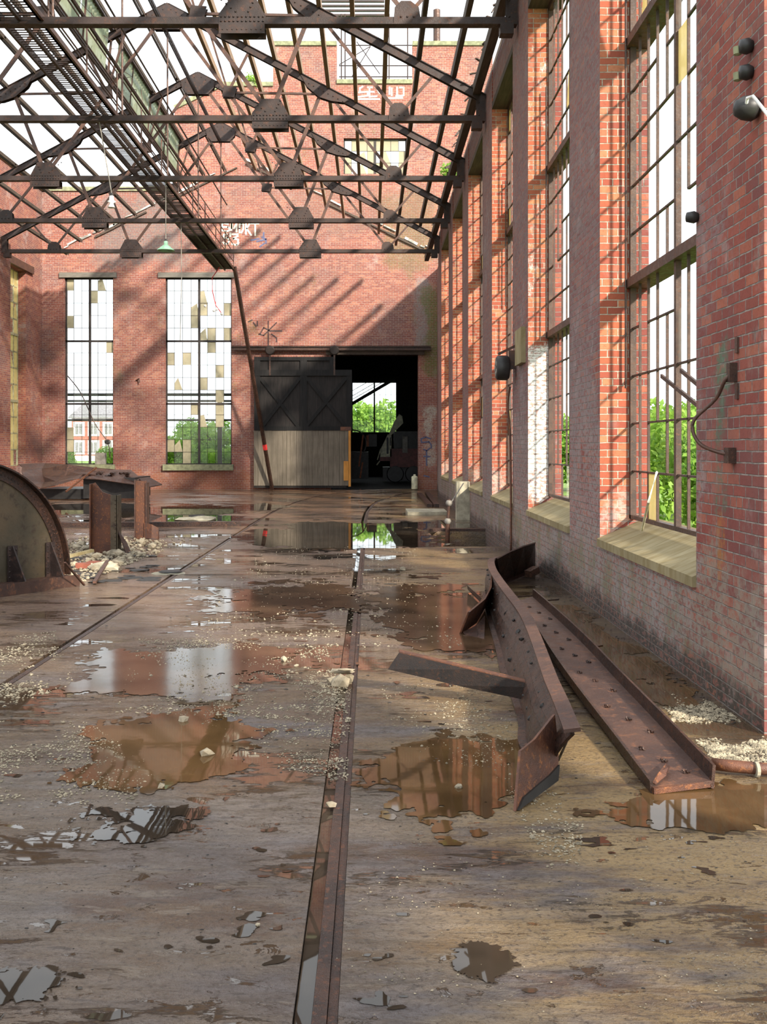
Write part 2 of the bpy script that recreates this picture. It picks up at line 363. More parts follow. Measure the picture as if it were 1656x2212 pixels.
# ------------------------------------------------------------------ floor, pit, ground
YF, XR, XL = 41.3, 2.33, -12.4
railL = [(-6,-2.62),(23.5,-2.63),(27,-2.58),(29.2,-2.50),(32,-2.30),(35.3,-1.93),(39.4,-.98),(41.3,-.35)]
railC = [(-6,-.157),(12,-.157),(24,-.14),(27,-.10),(30,.03),(32.5,.25),(34.6,.63),(37,1.1),(39.4,1.84)]
def interp(t, y):
    for (a, x0), (b, x1) in zip(t, t[1:]):
        if y <= b: return x0+(x1-x0)*(max(y, a)-a)/(b-a)
    return t[-1][1]
ys = sorted(set([-6, 0, 2, 3.3, 4, 6, 8, 10, 12, 14, 16, 17.5, 20.65, 22, 24]+[24+.6*i for i in range(1, 26)]+[39.4, YF, YF+.6]))
ys = [y for y in ys if y <= YF+.6]
mb = MB()
for a, b in zip(ys, ys[1:]):
    cuts = [(-13.6, -13.6)]
    for r, (l, rr) in ((railL, (-.04, .05)), (railC, (-.075, .06))):
        cuts += [(interp(r, a)+l, interp(r, b)+l), (interp(r, a)+rr, interp(r, b)+rr)]
    cuts += [(3.3, 3.3)]
    segs = [(cuts[0], cuts[1]), (cuts[2], cuts[3]), (cuts[4], cuts[5])]
    if b > 39.5: segs = [(cuts[0], cuts[5])]
    for p, q in segs:
        if a >= 17.5 and b <= 20.66 and q == cuts[5]:
            q = (1.18, 1.18)
        n0 = max(1, int(abs(q[0]-p[0])/1.0))
        mb.add([(p[0],a,0),(q[0],a,0),(q[1],b,0),(p[1],b,0)], [(0,1,2,3)])
    if b <= 39.5:
        for i in (1, 3):
            p, q = cuts[i], cuts[i+1]
            mb.add([(p[0],a,-.07),(q[0],a,-.07),(q[1],b,-.07),(p[1],b,-.07),(p[0],a,0),(q[0],a,0),(q[1],b,0),(p[1],b,0)],
                   [(0,1,2,3),(4,0,3,7),(1,5,6,2)])
# pit walls and bottom
mb.add([(1.18,17.5,-1.2),(2.95,17.5,-1.2),(2.95,20.65,-1.2),(1.18,20.65,-1.2),(1.18,17.5,0),(2.95,17.5,0),(2.95,20.65,0),(1.18,20.65,0)],
       [(0,1,2,3),(0,4,5,1),(0,3,7,4),(3,2,6,7)])
floor = tag(mb.build('floor', M['floor'], fix=False), kind='structure')
wp = MB(); wp.box((1.18,17.5,-.62),(2.33,20.65,-.60)).build('pit_water', M['water2'], floor)
g = MB(); g.add([(-400,-60,-.25),(3.0,-60,-.25),(3.0,0,-.25),(-400,0,-.25)], [(0,1,2,3)])
g.v = []; g.f = []
for x0, y0, x1, y1 in ((2.95,-60,400,500), (-400,-60,-13.8,500), (-13.8,62.5,2.95,500), (-13.8,41.7,-2.9,62.5), (-13.8,-60,2.95,-6)):
    g.add([(x0,y0,-.25),(x1,y0,-.25),(x1,y1,-.25),(x0,y1,-.25)], [(0,1,2,3)])
tag(g.build('ground', M['grass'], fix=False), kind='structure')

# rails and flangeway water
def path_strip(path, off0, off1, z0, z1, y0, y1, step=.6):
    m = MB(); Y = []; y = y0
    while y < y1: Y.append(y); y += step
    Y.append(y1)
    vs = []
    for y in Y:
        x = interp(path, y)
        vs += [(x+off0,y,z0),(x+off1,y,z0),(x+off1,y,z1),(x+off0,y,z1)]
    n = len(Y); fs = [(i*4+j, i*4+4+j, i*4+4+(j+1)%4, i*4+(j+1)%4) for i in range(n-1) for j in range(4)]+[(0,1,2,3),(4*n-1,4*n-2,4*n-3,4*n-4)]
    return m.add(vs, fs)
r = path_strip(railC, -.018, .026, -.069, -.003, -5, 39.3).build('track_rail', M['rustdark'])
tag(r, 'flush steel rail in the middle of the floor with a water-filled groove beside it', 'rail', 'rails set into the floor')
path_strip(railC, -.072, -.020, -.069, -.016, -5, 39.3).build('groove_water', M['water2'], r)
path_strip(railC, .028, .058, -.069, -.012, -5, 39.3).build('groove_silt', M['rustdark'], r)
r = path_strip(railL, -.005, .04, -.069, -.002, -5, 39.3).build('track_rail', M['rustdark'])
tag(r, 'flush steel rail on the left of the floor, nearer the rubble heap', 'rail', 'rails set into the floor')
path_strip(railL, -.037, -.007, -.069, -.02, -5, 39.3).build('groove_water', M['water2'], r)

# ------------------------------------------------------------------ walls
piers = [(-6.0,-4.6),(-1.8,-.3),(2.9-1.5,2.9),(6.03,7.29),(10.36,11.92),(15.08,16.7),(19.56,21.2),(24.3,25.8),(28.9,30.4),(33.5,35.1)]
HW = 8.95
mb = MB(); jb = MB()
for i, (a, b) in enumerate(piers):
    mb.box((XR,a,-.25 if a < 17 or a > 21 else -1.2),(2.83,b,HW))
for i, ((_, a), (b, _)) in enumerate(zip(piers, piers[1:])):
    if i != 2:
        mb.box((XR,a,-1.2 if 15 < a < 20 else -.25),(2.83,b,.74))
    mb.box((XR+.02,a,8.32),(2.83,b,HW-.02))
mb.box((2.7,35.1,-.25),(3.2,YF,HW)).box((2.831,34.9,-.25),(3.2,35.1,HW))
wall_r = tag(mb.build('wall_right', M['brick_r']), kind='structure')
# reveal faces get a lighter brick, sunlight put into its colour (the faces looking along the hall)
def jamb(y, mat, nm='brick_reveal'):
    return MB().add([(XR+.001,y-.004,.75),(2.64,y-.004,.97),(2.64,y-.004,8.3),(XR+.001,y-.004,8.3),(XR+.001,y+.002,.75),(2.64,y+.002,.97),(2.64,y+.002,8.3),(XR+.001,y+.002,8.3)],
      [(0,1,2,3),(7,6,5,4),(0,4,5,1),(1,5,6,2),(2,6,7,3),(3,7,4,0)]).build(nm, mat, wall_r)
for a, b in piers[4:]:
    jamb(a, M['brick_white'] if abs(a-15.08) < .1 else M['brick_jamb'])

mb = MB()
lp = [(-6.0,-4.6),(-1.8,-.3),(1.4,2.9),(6.03,7.29),(10.36,11.92),(15.08,16.7),(19.56,21.2),(24.3,25.8),(28.9,30.4),(33.5,35.1)]
for a, b in lp: mb.box((XL-.62,a,-.25),(XL,b,HW))
for (_, a), (b, _) in zip(lp, lp[1:]):
    mb.box((XL-.62,a,-.25),(XL,b,.9)); mb.box((XL-.62,a,8.32),(XL-.02,b,HW-.02))
# last bay: recessed, tall, with one window
LX0, LX1 = -13.3, -13.9
mb.box((LX1,35.1,-.25),(LX0,36.6,HW+3.15)).box((LX1,36.6,-.25),(LX0,39.3,1.0)).box((LX1,36.6,8.5),(LX0,39.3,HW+3.15)).box((LX1,39.3,-.25),(LX0,YF,HW+3.15))
mb.box((LX0,35.0,-.25),(XL-.62,35.1,HW))
wall_l = tag(mb.build('wall_left', M['brick_l']), kind='structure')
MB().box((LX1-.06,35.0,HW+3.15),(LX0+.06,YF+.5,HW+3.33)).build('coping', M['coping'], wall_l)
MB().box((LX0-.02,37.2,8.5),(LX0+.10,40.0,8.78)).build('lintel', M['steel2'], wall_l)

holes = [(-12.4,-10.43,1.02,8.59),(-8.31,-5.63,1.02,8.59),(-1.6,1.93,-.25,5.46),(-1.09,1.46,12.8,14.25)]
tops = [(-13.9,-7.95,12.1),(-7.95,-6.0,15.4),(-6.0,-3.95,16.35),(-3.95,-1.37,18.0),(-1.37,1.7,16.45),(1.7,4.95,18.0)]
us = sorted(set([-13.9,4.95]+[h[0] for h in holes]+[h[1] for h in holes]+[t[0] for t in tops]))
mb = MB()
for a, b in zip(us, us[1:]):
    m_ = (a+b)/2; top = [t[2] for t in tops if t[0] <= m_ <= t[1]][0]
    z = -.25
    for h in sorted([h for h in holes if h[0] <= m_ <= h[1]], key=lambda h: h[2]):
        if h[2] > z: mb.box((a,YF,z),(b,YF+.42,h[2]))
        z = h[3]
    mb.box((a,YF,z),(b,YF+.42,top))
mb.prism([(-7.95,YF,15.4),(-6.0,YF,15.4),(-6.0,YF,16.35)], (0,1,0), .42)
wall_f = tag(mb.build('wall_back', M['brick_f']), kind='structure')
cp = MB()
for a, b, z in ((-13.9,-7.95,12.1),(-3.95,-1.37,18.0),(-1.37,1.7,16.45),(1.7,4.95,18.0),(-6.0,-3.95,16.35)):
    cp.box((a,YF-.07,z),(b,YF+.5,z+.17))
cp.bar((-7.95,YF+.21,15.48),(-6.0,YF+.21,16.43),.56,.17)
cp.build('coping', M['coping'], wall_f)
# scar of the old roof line
sc = MB()
random.seed(3)
for x0, x1, sg in ((-5.05,2.5,-1), (-12.4,-5.05,1)):
    x = x0
    while x < x1:
        L = random.uniform(.15,.6)
        if random.random() < .72:
            f = lambda q: 13.4-.49*abs(q+5.05)
            o = random.uniform(-.06,.06)
            sc.bar((x,YF-.03,f(x)+o),(min(x+L,x1),YF-.03,f(min(x+L,x1))+o+random.uniform(-.04,.04)),.10,random.uniform(.03,.12))
        x += L*random.uniform(.8,1.3)
sc.build('roof_flashing', M['flash'], wall_f)
sc = MB()
for x0, x1 in ((-5.05,2.5), (-12.0,-5.05)):
    x = x0
    while x < x1:
        L = random.uniform(.3,.9); f = lambda q: 13.22-.49*abs(q+5.05); x2 = min(x+L, x1)
        if random.random() < .6: sc.bar((x,YF-.04,f(x)),(x2,YF-.04,f(x2)),.09,random.uniform(.04,.10))
        x += L
sc.build('charred_roof_edge', M['timber_dark'], wall_f)
sc = MB()
sc.box((-11.95-.75+.1,YF-.08,8.59),(-10.28,YF+.3,8.80)); sc.build('lintel', M['grey_timber'], wall_f)
sc = MB(); sc.box((-8.6,YF-.08,8.59),(-5.5,YF+.3,8.80)); sc.build('lintel', M['grey_timber'], wall_f)
MB().box((-1.8,YF-.12,5.46),(2.17,YF+.3,5.66)).build('door_lintel', M['timber_dark'], wall_f)
MB().box((-8.4,YF-.14,.78),(-5.55,YF+.3,1.02)).build('window_sill', M['coping'], wall_f)
MB().box((-12.5,YF-.14,.78),(-10.35,YF+.3,1.02)).build('window_sill', M['coping'], wall_f)
# graffiti strokes painted on the end wall
def strokes(name, mat, sets, ox, oy, s, wd):
    m = MB()
    for st in sets:
        pts = [at(ox+x/s, oy+y/s, YF-.006) for x, y in st]
        for p, q in zip(pts, pts[1:]):
            d = (q-p); L = d.length
            if L < 1e-4: continue
            d /= L; m.bar(p-d*wd*.3, q+d*wd*.3, .008, wd) if abs(d.z) < .9 else m.box((p.x-wd/2,YF-.010,min(p.z,q.z)-wd*.3),(p.x+wd/2,YF-.002,max(p.z,q.z)+wd*.3))
    return m.build(name, mat, wall_f)
o = strokes('graffiti', M['paintw'], [
  [(340,170),(210,140),(170,180),(200,250),(330,250),(380,290),(370,340),(280,370),(170,330)],
  [(425,340),(435,170),(490,290),(560,160),(585,380)], [(690,150),(640,190),(640,290),(690,400),(740,300),(750,190),(690,150)],
  [(810,150),(805,440)],[(910,150),(830,290),(950,470)],[(930,150),(1150,155)],[(1055,150),(1070,470)],
  [(310,440),(220,460),(215,540),(320,530),(370,600),(330,680),(250,700),(200,650)], [(395,410),(400,500)],
  [(440,440),(590,440),(570,500),(470,560),(600,580),(620,660),(570,730),(440,700)]], 465, 470, 12.27, .072)
o['label'] = 'cream painted letters SMOKT over 5 3 high on the brick wall'
o = strokes('graffiti', M['paintw2'], [
  [(300,215),(215,260),(185,380),(430,360),(425,470),(150,500)],[(430,235),(560,235)],[(480,230),(480,480)],[(490,360),(610,365)],[(470,495),(680,480)],
  [(640,230),(760,240),(700,300),(760,400)],[(1030,230),(1035,430)],[(1090,260),(1120,470)],[(1240,230),(1205,480),(1400,470)],[(1310,240),(1420,240),(1430,470)],
  [(160,560),(760,565)],[(930,535),(1390,530)]], 760, 170, 12.74, .07)
o['label'] = 'white painted letters under the notch at the top of the wall'
o = strokes('graffiti', M['paintb'], [[(940,600),(1160,560)],[(1100,630),(1340,580)],[(1280,400),(1230,520),(1340,570),(1300,680),(1180,770)]], 465, 470, 12.27, .06)
o['label'] = 'faded blue scrawl right of the cream letters'
o = strokes('graffiti', M['paintk'], [
  [(285,50),(285,240)],[(350,60),(290,120)],[(220,150),(250,100),(290,120),(250,160),(210,150)],[(290,125),(390,125)],[(310,150),(350,180),(345,210)],
  [(130,55),(160,40)],[(170,60),(190,90)],[(200,50),(215,85)]], 500, 680, 3.6, .05)
o['label'] = 'thin black scribbled star above the sliding door'
o = strokes('graffiti', M['paintb'], [[(150,530),(170,430),(300,380),(470,440)],[(150,570),(410,540),(490,650),(440,760),(330,850)],[(330,850),(330,1350)],[(240,1040),(450,1050)],[(240,1700),(420,1740)],[(230,800),(330,850)]], 900, 920, 15.8, .055)
o['label'] = 'blue looping scrawl beside the doorway'

# ------------------------------------------------------------------ windows
def tmat(kind, p):   # local (u, depth, z) -> world
    return Matrix(((1,0,0,0),(0,1,0,p),(0,0,1,0),(0,0,0,1))) if kind == 'y' else Matrix(((0,1,0,p),(1,0,0,0),(0,0,1,0),(0,0,0,1)))
def window(n, kind, pos, u0, u1, z0, z1, cols, rows, transoms, fm, tm, dirty, clear, rnd, tw=.14, depth=.05, mull=True, lost=.0, dirtymat='glass_d', thick=.014):
    rg = random.Random(rnd); T = tmat(kind, pos)
    root = tag(empty('window_%d' % n, T @ V(((u0+u1)/2, 0, z0))), kind='structure'); inv = Matrix.Translation(-root.location)
    f = MB(inv @ T)
    f.box((u0,-.03,z0),(u0+.05,.03,z1)).box((u1-.05,-.03,z0),(u1,.03,z1)).box((u0,-.03,z0),(u1,.03,z0+.04)).box((u0,-.03,z1-.05),(u1,.03,z1))
    f.build('frame', fm, root)
    mw = .045 if kind == 'y' else .03
    if mull: MB(inv @ T).box(((u0+u1)/2-mw,-mw*.8,z0),((u0+u1)/2+mw,mw*.8,z1)).build('mullion', fm, root)
    for tz in transoms: MB(inv @ T).box((u0,-tw,tz-depth),(u1,tw*.4,tz+depth)).build('transom', tm, root)
    b = MB(inv @ T); du = (u1-u0)/cols; dz = (z1-z0)/rows; th = thick/2
    for i in range(1, cols):
        if mull and i*2 == cols: continue
        for j in range(rows):
            if rg.random() < lost: continue
            b.box((u0+i*du-th,-.012,z0+j*dz),(u0+i*du+th,.012,z0+(j+1)*dz))
    for j in range(1, rows):
        if any(abs(z0+j*dz-tz) < .12 for tz in transoms): continue
        for i in range(cols):
            if rg.random() < lost*.8: continue
            b.box((u0+i*du,-.012,z0+j*dz-th),(u0+(i+1)*du,.012,z0+j*dz+th))
    b.build('glazing_bars', fm, root)
    gd, gc = MB(inv @ T), MB(inv @ T)
    for i in range(cols):
        for j in range(rows):
            r = rg.random(); a = (u0+i*du+th, z0+j*dz+th); c = (u0+(i+1)*du-th, z0+(j+1)*dz-th)
            if r < dirty:
                if rg.random() < .25:
                    k = rg.uniform(.3,.8); gd.prism([(a[0],-.003,a[1]),(c[0],-.003,a[1]),(a[0]+(c[0]-a[0])*k,-.003,c[1]),(a[0],-.003,a[1]+(c[1]-a[1])*rg.uniform(.5,1))], (0,1,0), .005)
                else: gd.box((a[0],-.003,a[1]),(c[0],.002,c[1]))
            elif r < dirty+clear: gc.box((a[0],-.003,a[1]),(c[0],.002,c[1]))
    if gd.v: gd.build('dirty_panes', M[dirtymat], root)
    if gc.v: gc.build('clear_panes', M['glass'], root)
    return root
XW = 2.66
for n, (k, (a, b)) in enumerate([(i, (piers[i][1], piers[i+1][0])) for i in range(3, 9)]):
    root = window(n+1, 'x', XW, a+.0, b-.0, .98, 8.2, 10, 15, (3.36,5.80), M['frame_brown'], M['steel2'], .05 if n < 3 else .12, .04 if n < 3 else .3, 11+n, tw=-.17, depth=.045, lost=.12, dirtymat='glass_y', thick=.018)
    root['label'] = 'tall steel window in the right wall, number %d from the camera' % (n+1) if n else 'nearest tall steel window with most panes gone, in the right wall'
    s = MB(Matrix.Translation(-root.location))
    s.add([(XR-.03,a,.70),(XR-.03,b,.70),(XR-.03,b,.775),(XR-.03,a,.775),(2.83,a,1.0),(2.83,b,1.0),(2.83,a,.70),(2.83,b,.70)],
          [(0,3,2,1),(3,4,5,2),(6,7,5,4),(0,6,4,3),(1,2,5,7),(0,1,7,6)])
    s.build('window_sill', M['sill'], root)
    MB(Matrix.Translation(-root.location)).box((XR+.0,a,8.2),(2.83,b,8.32)).build('lintel', M['timber_dark'], root)
for i in (0, 1):
    a, b = piers[i][1], piers[i+1][0]
    window(7+i, 'x', XW, a, b, .75, 8.3, 10, 15, (3.36,5.80), M['frame_brown'], M['steel2'], .05, .05, 31+i, lost=.1, thick=.022)
rB = window(9, 'y', YF+.16, -8.31, -5.63, 1.02, 8.59, 8, 15, (3.48,6.03), M['frame'], M['frame'], .17, .72, 53, tw=.03, depth=.04, lost=.02)
rB['label'] = 'tall black steel window between the sliding door and the left corner window, white sky behind'
rA = window(10, 'y', YF+.16, -12.4, -10.43, 1.02, 8.59, 6, 15, (3.48,6.03), M['frame'], M['frame'], .10, .6, 57, tw=.03, depth=.04, lost=.1)
rA['label'] = 'narrower tall steel window at the left of the end wall'
window(11, 'y', YF+.16, -1.09, 1.46, 12.8, 14.25, 8, 3, (), M['frame'], M['frame'], .62, .1, 5, lost=.05)['label'] = 'broken small window high in the end wall'
window(12, 'x', -13.62, 36.6, 39.3, 1.0, 8.5, 6, 12, (3.48,6.03), M['frame_pale'], M['frame_pale'], .9, .05, 9, tw=.1, lost=.0, dirtymat='glass_y', thick=.05)['label'] = 'pale framed window in the left wall beside the corner'
for n, k in enumerate((6, 7, 8)):
    window(13+n, 'x', XL-.35, lp[k][1], lp[k+1][0], .9, 8.3, 8, 15, (3.4,5.8), M['frame'], M['frame'], .3, .4, 70+n)
# bent bar and loose stick at the nearest window
MB().tube([at(1418,1020,9.2), at(1400,1085,8.75), fl(1386,1145,.93)+V((0,.0,0))], .012, 6).build('wooden_stick', M['cream'])
tag(bpy.data.objects['wooden_stick'], 'thin pale stick leaning in the nearest window on the sill', 'stick')
m = MB()
m.bar(at(1428,812,9.3), at(1512,880,8.05), .02, .035).bar(at(1470,800,8.7), at(1512,835,8.05), .02, .035)
tag(m.build('vent_arm', M['frame_brown']), 'slanting steel vent arm frame pushed out of the nearest window', 'window arm')

# eave timbers and brackets along the right wall
mb = MB(); mb.box((2.06,9,8.82),(2.22,38.9,9.02)); o = mb.build('eave_timber', M['timber_dark']); tag(o, 'long dark eave timber along the top of the right wall', 'timber')
mb = MB(); mb.box((XR+.02,-5.9,HW),(2.62,35.0,HW+.12)).box((2.66,-5.9,HW),(2.9,35.0,HW+.3)); o = mb.build('wall_plate', M['timber'], wall_r)
for k in range(26):
    y = 10+k*1.05
    if y > 35: break
mb = MB()
random.seed(12)
for k in range(60):
    y = random.uniform(9, 34.5); mb.bar((random.uniform(1.95,2.1),y,9.05+random.uniform(.0,.15)),(random.uniform(2.15,2.28),y+random.uniform(-.2,.5),9.1+random.uniform(0,.25)),.05,.02)
tag(mb.build('torn_roof_edge', M['timber_dark']), 'ragged strip of broken roof boards on the right eave', 'broken boards', kind='stuff')

# ------------------------------------------------------------------ roof trusses (local: x from centre, z from chord)
TXC = -5.02
def zt(x): return 4.28-.525*abs(x)
def truss():
    root = empty('roof_truss')
    HL = 7.33
    c = MB(); c.box((-HL,-.085,-.065),(HL,.085,-.05)).box((-HL,-.065,-.05),(HL,-.045,.055)).box((-HL,.045,-.05),(HL,.065,.055)); c.build('bottom_chord', M['steel'], root)
    for s in (-1, 1):
        c = MB(); p, q = V((0,0,zt(0)-.05)), V((s*HL,0,zt(HL)-.05))
        c.bar(p,q,.22,.02).v; 
        d = (q-p).normalized(); n = V((-d.z*s,0,d.x*s)) if False else V((0,0,1))
        up = V((-d.z,0,d.x)); up = up if up.z > 0 else -up
        c = MB(); c.bar(p+up*.08, q+up*.08, .19, .018); c.bar(p+V((0,-.055,0)), q+V((0,-.055,0)), .02, .145); c.bar(p+V((0,.055,0)), q+V((0,.055,0)), .02, .145)
        c.build('top_chord', M['steel'], root)
        def member(a, b, wd, nm='diagonal'):
            m = MB(); a, b = V((a[0]*s,0,a[1])), V((b[0]*s,0,b[1]))
            m.bar(a+V((0,-.02,0)),b+V((0,-.02,0)),.014,wd).bar(a+V((0,.035,0)),b+V((0,.035,0)),.07,.014)
            m.build(nm, M['steel2'], root)
        tie = lambda k: (3.0*k, 4.15-(4.05*k))
        member((0,4.15),(3.0,.08),.085,'tie')
        member((3.85,zt(3.85)),(3.0,.08),.09)
        member((3.85,zt(3.85)),(5.6,.08),.07)
        member((6.35,zt(6.35)),(5.6,.08),.06)
        H = tie(.5)
        member((H[0],H[1]),(3.9,zt(3.9)-.15),.05,'horizontal_tie')
        member(H,(2.05,zt(2.05)),.07)
        member(tie(.5),(1.0,zt(1.0)),.05)
        def gusset(poly, riv, nm='gusset_plate'):
            m = MB(); 
            for y in (-.08, .066): m.prism([(x*s,y,z) for x, z in poly], (0,1,0), .018)
            for x, z in riv: m.dome((x*s,-.088,z), .017)
            m.build(nm, M['steel'], root)
        riv = [(3.0+dx*.075, -.02) for dx in range(-5,6)]+[(2.72+.03*k,.12+.045*k) for k in range(5)]+[(3.25-.02*k,.12+.055*k) for k in range(5)]
        riv = [(3.0+dx*.066, z) for dx in range(-5,6) for z in (-.02,.05)]+[(3.0-.10-.075*k,.13+.06*k) for k in range(5)]+[(3.0+.10+.035*k,.13+.07*k) for k in range(5)]
        gusset([(2.63,-.06),(3.37,-.06),(3.37,.06),(3.20,.38),(2.84,.38),(2.63,.09)], riv)
        m = MB(); m.box((s*2.64,-.13,-.23),(s*3.36,-.115,-.06)).box((s*2.64,.115,-.23),(s*3.36,.13,-.06)).box((s*2.64,-.13,-.09),(s*3.36,.13,-.076))
        for k in range(9): m.dome((s*(2.70+.075*k),-.13,-.17), .014)
        m.build('splice_plate', M['steel'], root)
        gusset([(5.38,-.05),(5.82,-.05),(5.78,.2),(5.65,.3),(5.5,.3),(5.4,.2)], [(5.5,.05),(5.6,.05),(5.7,.05)])
        gusset([(3.3,zt(3.3)-.02),(4.5,zt(4.5)-.02),(4.35,zt(4.35)-.14),(4.05,zt(4.05)-.26),(3.75,zt(3.75)-.32),(3.45,zt(3.45)-.22)], [(3.5+.12*k, zt(3.5+.12*k)-.12) for k in range(8)])
        gusset([(H[0]-.14,H[1]-.12),(H[0]+.16,H[1]-.14),(H[0]+.22,H[1]+.12),(H[0]-.1,H[1]+.14)], [])
        gusset([(7.16,-.05),(7.33,-.05),(7.33,.42),(7.16,.46)], [(7.2,.05),(7.2,.3)])
        m = MB(); m.box((s*7.06,-.10,-.22),(s*7.27,.10,-.066)); m.build('wall_bracket', M['steel'], root)
    m = MB()
    for y in (-.085,.065): m.prism([(-.5,y,zt(.5)+.03),(0,y,zt(0)+.04),(.5,y,zt(.5)+.03),(.46,y,zt(.46)-.2),(.30,y,zt(0)-.62),(-.30,y,zt(0)-.62),(-.46,y,zt(.46)-.2)], (0,1,0), .018)
    for k in range(5):
        for s in (-1,1): m.dome((s*(.1+.13*k),-.088,zt(.1+.13*k)-.08), .016)
    m.build('ridge_gusset', M['steel'], root)
    m = MB(); m.tube([(0,0,3.7),(0,0,.08)], .022, 6); m.build('hanger_rod', M['steel2'], root)
    return root
TY = [11.55, 16.1, 20.6, 25.2, 29.7, 34.2]
TZ = [8.38, 8.43, 8.35, 8.36, 8.32, 8.30]
names = ['nearest roof truss, overhead and outside the picture top', 'rusty steel roof truss at the top edge of the picture, nearest in view', 'rusty steel roof truss, second nearest in view',
         'middle rusty steel roof truss of the five in view', 'rusty steel roof truss just in front of the farthest one', 'farthest rusty steel roof truss, closest to the end wall']
t0 = truss()
for i, (y, z) in enumerate(zip(TY, TZ)):
    o = t0 if i == 0 else copy_tree(t0)
    o.location = (TXC, y, z); tag(o, names[i], 'roof truss', 'roof trusses')

# purlins along the slopes
OFF = [.6, 1.3, 1.95, 2.65, 3.3, 3.98, 4.66, 5.33, 6.0, 6.7]
ordn = ['first', 'second', 'third', 'fourth', 'fifth', 'sixth', 'seventh', 'eighth', 'ninth', 'tenth']
random.seed(5)
for s in (1, -1):
    for k, of in enumerate(OFF):
        z = 8.33+zt(of)+.055
        y1 = 39.0+random.uniform(-.5,.5)
        if s == 1 and k == 9: y1 = 34.5
        m = MB(Matrix.Translation((-TXC-s*of, 0, -z)))
        x = TXC+s*of
        if s == 1:
            m.box((x-.045,8.8,z),(x+.045,y1,z+.20))
            o = m.build('roof_purlin', M['timber'] if k < 8 else M['timber_dark'], loc=(x,0,z))
        else:
            m.box((x-.05,8.8,z),(x-.025,y1,z+.10)).box((x+.03,8.8,z),(x+.055,y1,z+.10))
            for q in range(5): m.box((x-.05,10+q*6.5,z+.03),(x+.055,10.1+q*6.5,z+.07))
            o = m.build('roof_purlin', M['timber_dark'], loc=(x,0,z))  # left purlins dark: their shade against the sky is in the colour
        tag(o, ('brown timber purlin on the right roof slope, %s down from the ridge' if s == 1 else 'dark double purlin on the left roof slope, %s down from the ridge') % ordn[k], 'purlin',
            'timber purlins on the right slope' if s == 1 else 'double purlins on the left slope')
o = MB().box((-5.09,12,11.93),(-5.07,34.3,12.02)).box((-5.03,12,11.93),(-5.01,34.3,12.02)).build('ridge_beam', M['steel']); tag(o, 'black steel beam hung beneath the truss peaks', 'beam')

# catwalk
cw = thing('catwalk', (-5.5, 12, 8.42), 'long narrow slatted steel catwalk on the truss chords with a pipe railing', 'catwalk')
I = Matrix.Translation(-cw.location)
zc = 8.42; x0, x1, ye = -5.84, -5.2, 38.7
MB(I).box((x0-.02,9,zc),(x0+.02,ye,zc+.14)).build('stringer', M['steel'], cw)
MB(I).box((x1-.02,9,zc),(x1+.02,ye,zc+.14)).box((x1-.02,9,zc),(x1+.06,ye,zc+.02)).build('stringer', M['steel2'], cw)
m = MB(I); random.seed(2); y = 9.
while y < ye:
    if random.random() > .05: m.box((x0+.02,y,zc+.05),(x1-.02,y+random.choice((.03,.036,.042)),zc+.058))
    y += .095 if y < 25 else .078
m.build('deck_slats', M['steel'], cw)
m = MB(I); m.box((x0+.02,32.5,zc+.077),(x1-.02,ye-.1,zc+.09)); m.build('deck_plate', M['steel2'], cw)
m = MB(I).box((-5.55,9,zc+.0),(-5.50,ye,zc+.05)); m.build('centre_bearer', M['steel'], cw)
for h in (.35, .68, .98):
    MB(I).tube([(x1,12,zc+h),(x1,ye,zc+h)], .016, 6).build('rail', M['steel2'], cw)
y = 12.
while y <= ye+.05:
    MB(I).tube([(x1,y,zc),(x1,y,zc+1.0)], .018, 6).build('railing_post', M['steel2'], cw); y += 2.225
MB(I).tube([(x0,14,zc+.95),(x0,ye-3,zc+.95)], .012, 6).build('rail', M['steel2'], cw)
# pipes beside it
for k, (x, z, rr, lab) in enumerate(((-5.75,9.75,.03,'thin pipe running above the catwalk, left one'),(-6.02,9.1,.035,'rusty pipe left of the catwalk deck'),(-4.85,9.9,.022,'thin conduit right of the catwalk railing'),(-6.3,10.2,.02,'thin conduit under the glazed panels'),(-5.9,10.6,.045,'thicker pipe beneath the glazed panels'))):
    tag(MB().tube([(x,12,z),(x,22,z-.03),(x,34.4,z)], rr, 6).build('overhead_pipe', M['steel']), lab, 'pipe', 'pipes along the catwalk')
# leaning pole
b, t_ = V((-3.95,40.9,.02)), V((-5.18,38.78,8.6))
po = MB().bar(b, t_, .13, .09).build('leaning_pole', M['rustdark']); tag(po, 'long dark steel bar leaning from the sliding door up to the catwalk end', 'bar')
MB().bar(b.lerp(t_,.185), b.lerp(t_,.21), .14, .10).build('red_tape', M['redtape'], po)
# glazed smoke hood
hd = thing('glazed_hood', (-6.4, 14, 10.9), 'long run of greenish corrugated glazed panels hung under the ridge left of the catwalk', 'glazed panels')
I = Matrix.Translation(-hd.location)
MB(I).box((-6.44,13,12.0),(-6.34,34.4,12.12)).build('top_rail', M['steel2'], hd)
MB(I).box((-6.55,13,10.83),(-6.47,34.4,10.90)).build('bottom_rail', M['steel'], hd)
y = 13.5; random.seed(8)
def corr(y0, y1, z0=10.9, z1=12.0):
    m = MB(I); n = max(4, int((y1-y0)/.09)); A = []; B = []
    for i in range(n+1):
        w_ = .02 if i % 2 else -.02; q = y0+(y1-y0)*i/n
        A.append((-6.51+w_,q,z0)); B.append((-6.41+w_,q,z1))
    return m.strip(A, B, .006)
for a, b2 in ((13.6,15.3),(16.9,18.7),(21.0,22.6),(22.8,24.9),(26.0,27.5),(27.6,29.4),(29.6,31.1),(31.2,32.7),(32.8,34.2)):
    corr(a, b2).build('corrugated_panel', M['glass_g'], hd)
for q in range(10): MB(I).bar((-6.50,14+q*2.24,10.85),(-6.39,14+q*2.24,12.05),.05,.05).build('mullion', M['steel2'], hd)
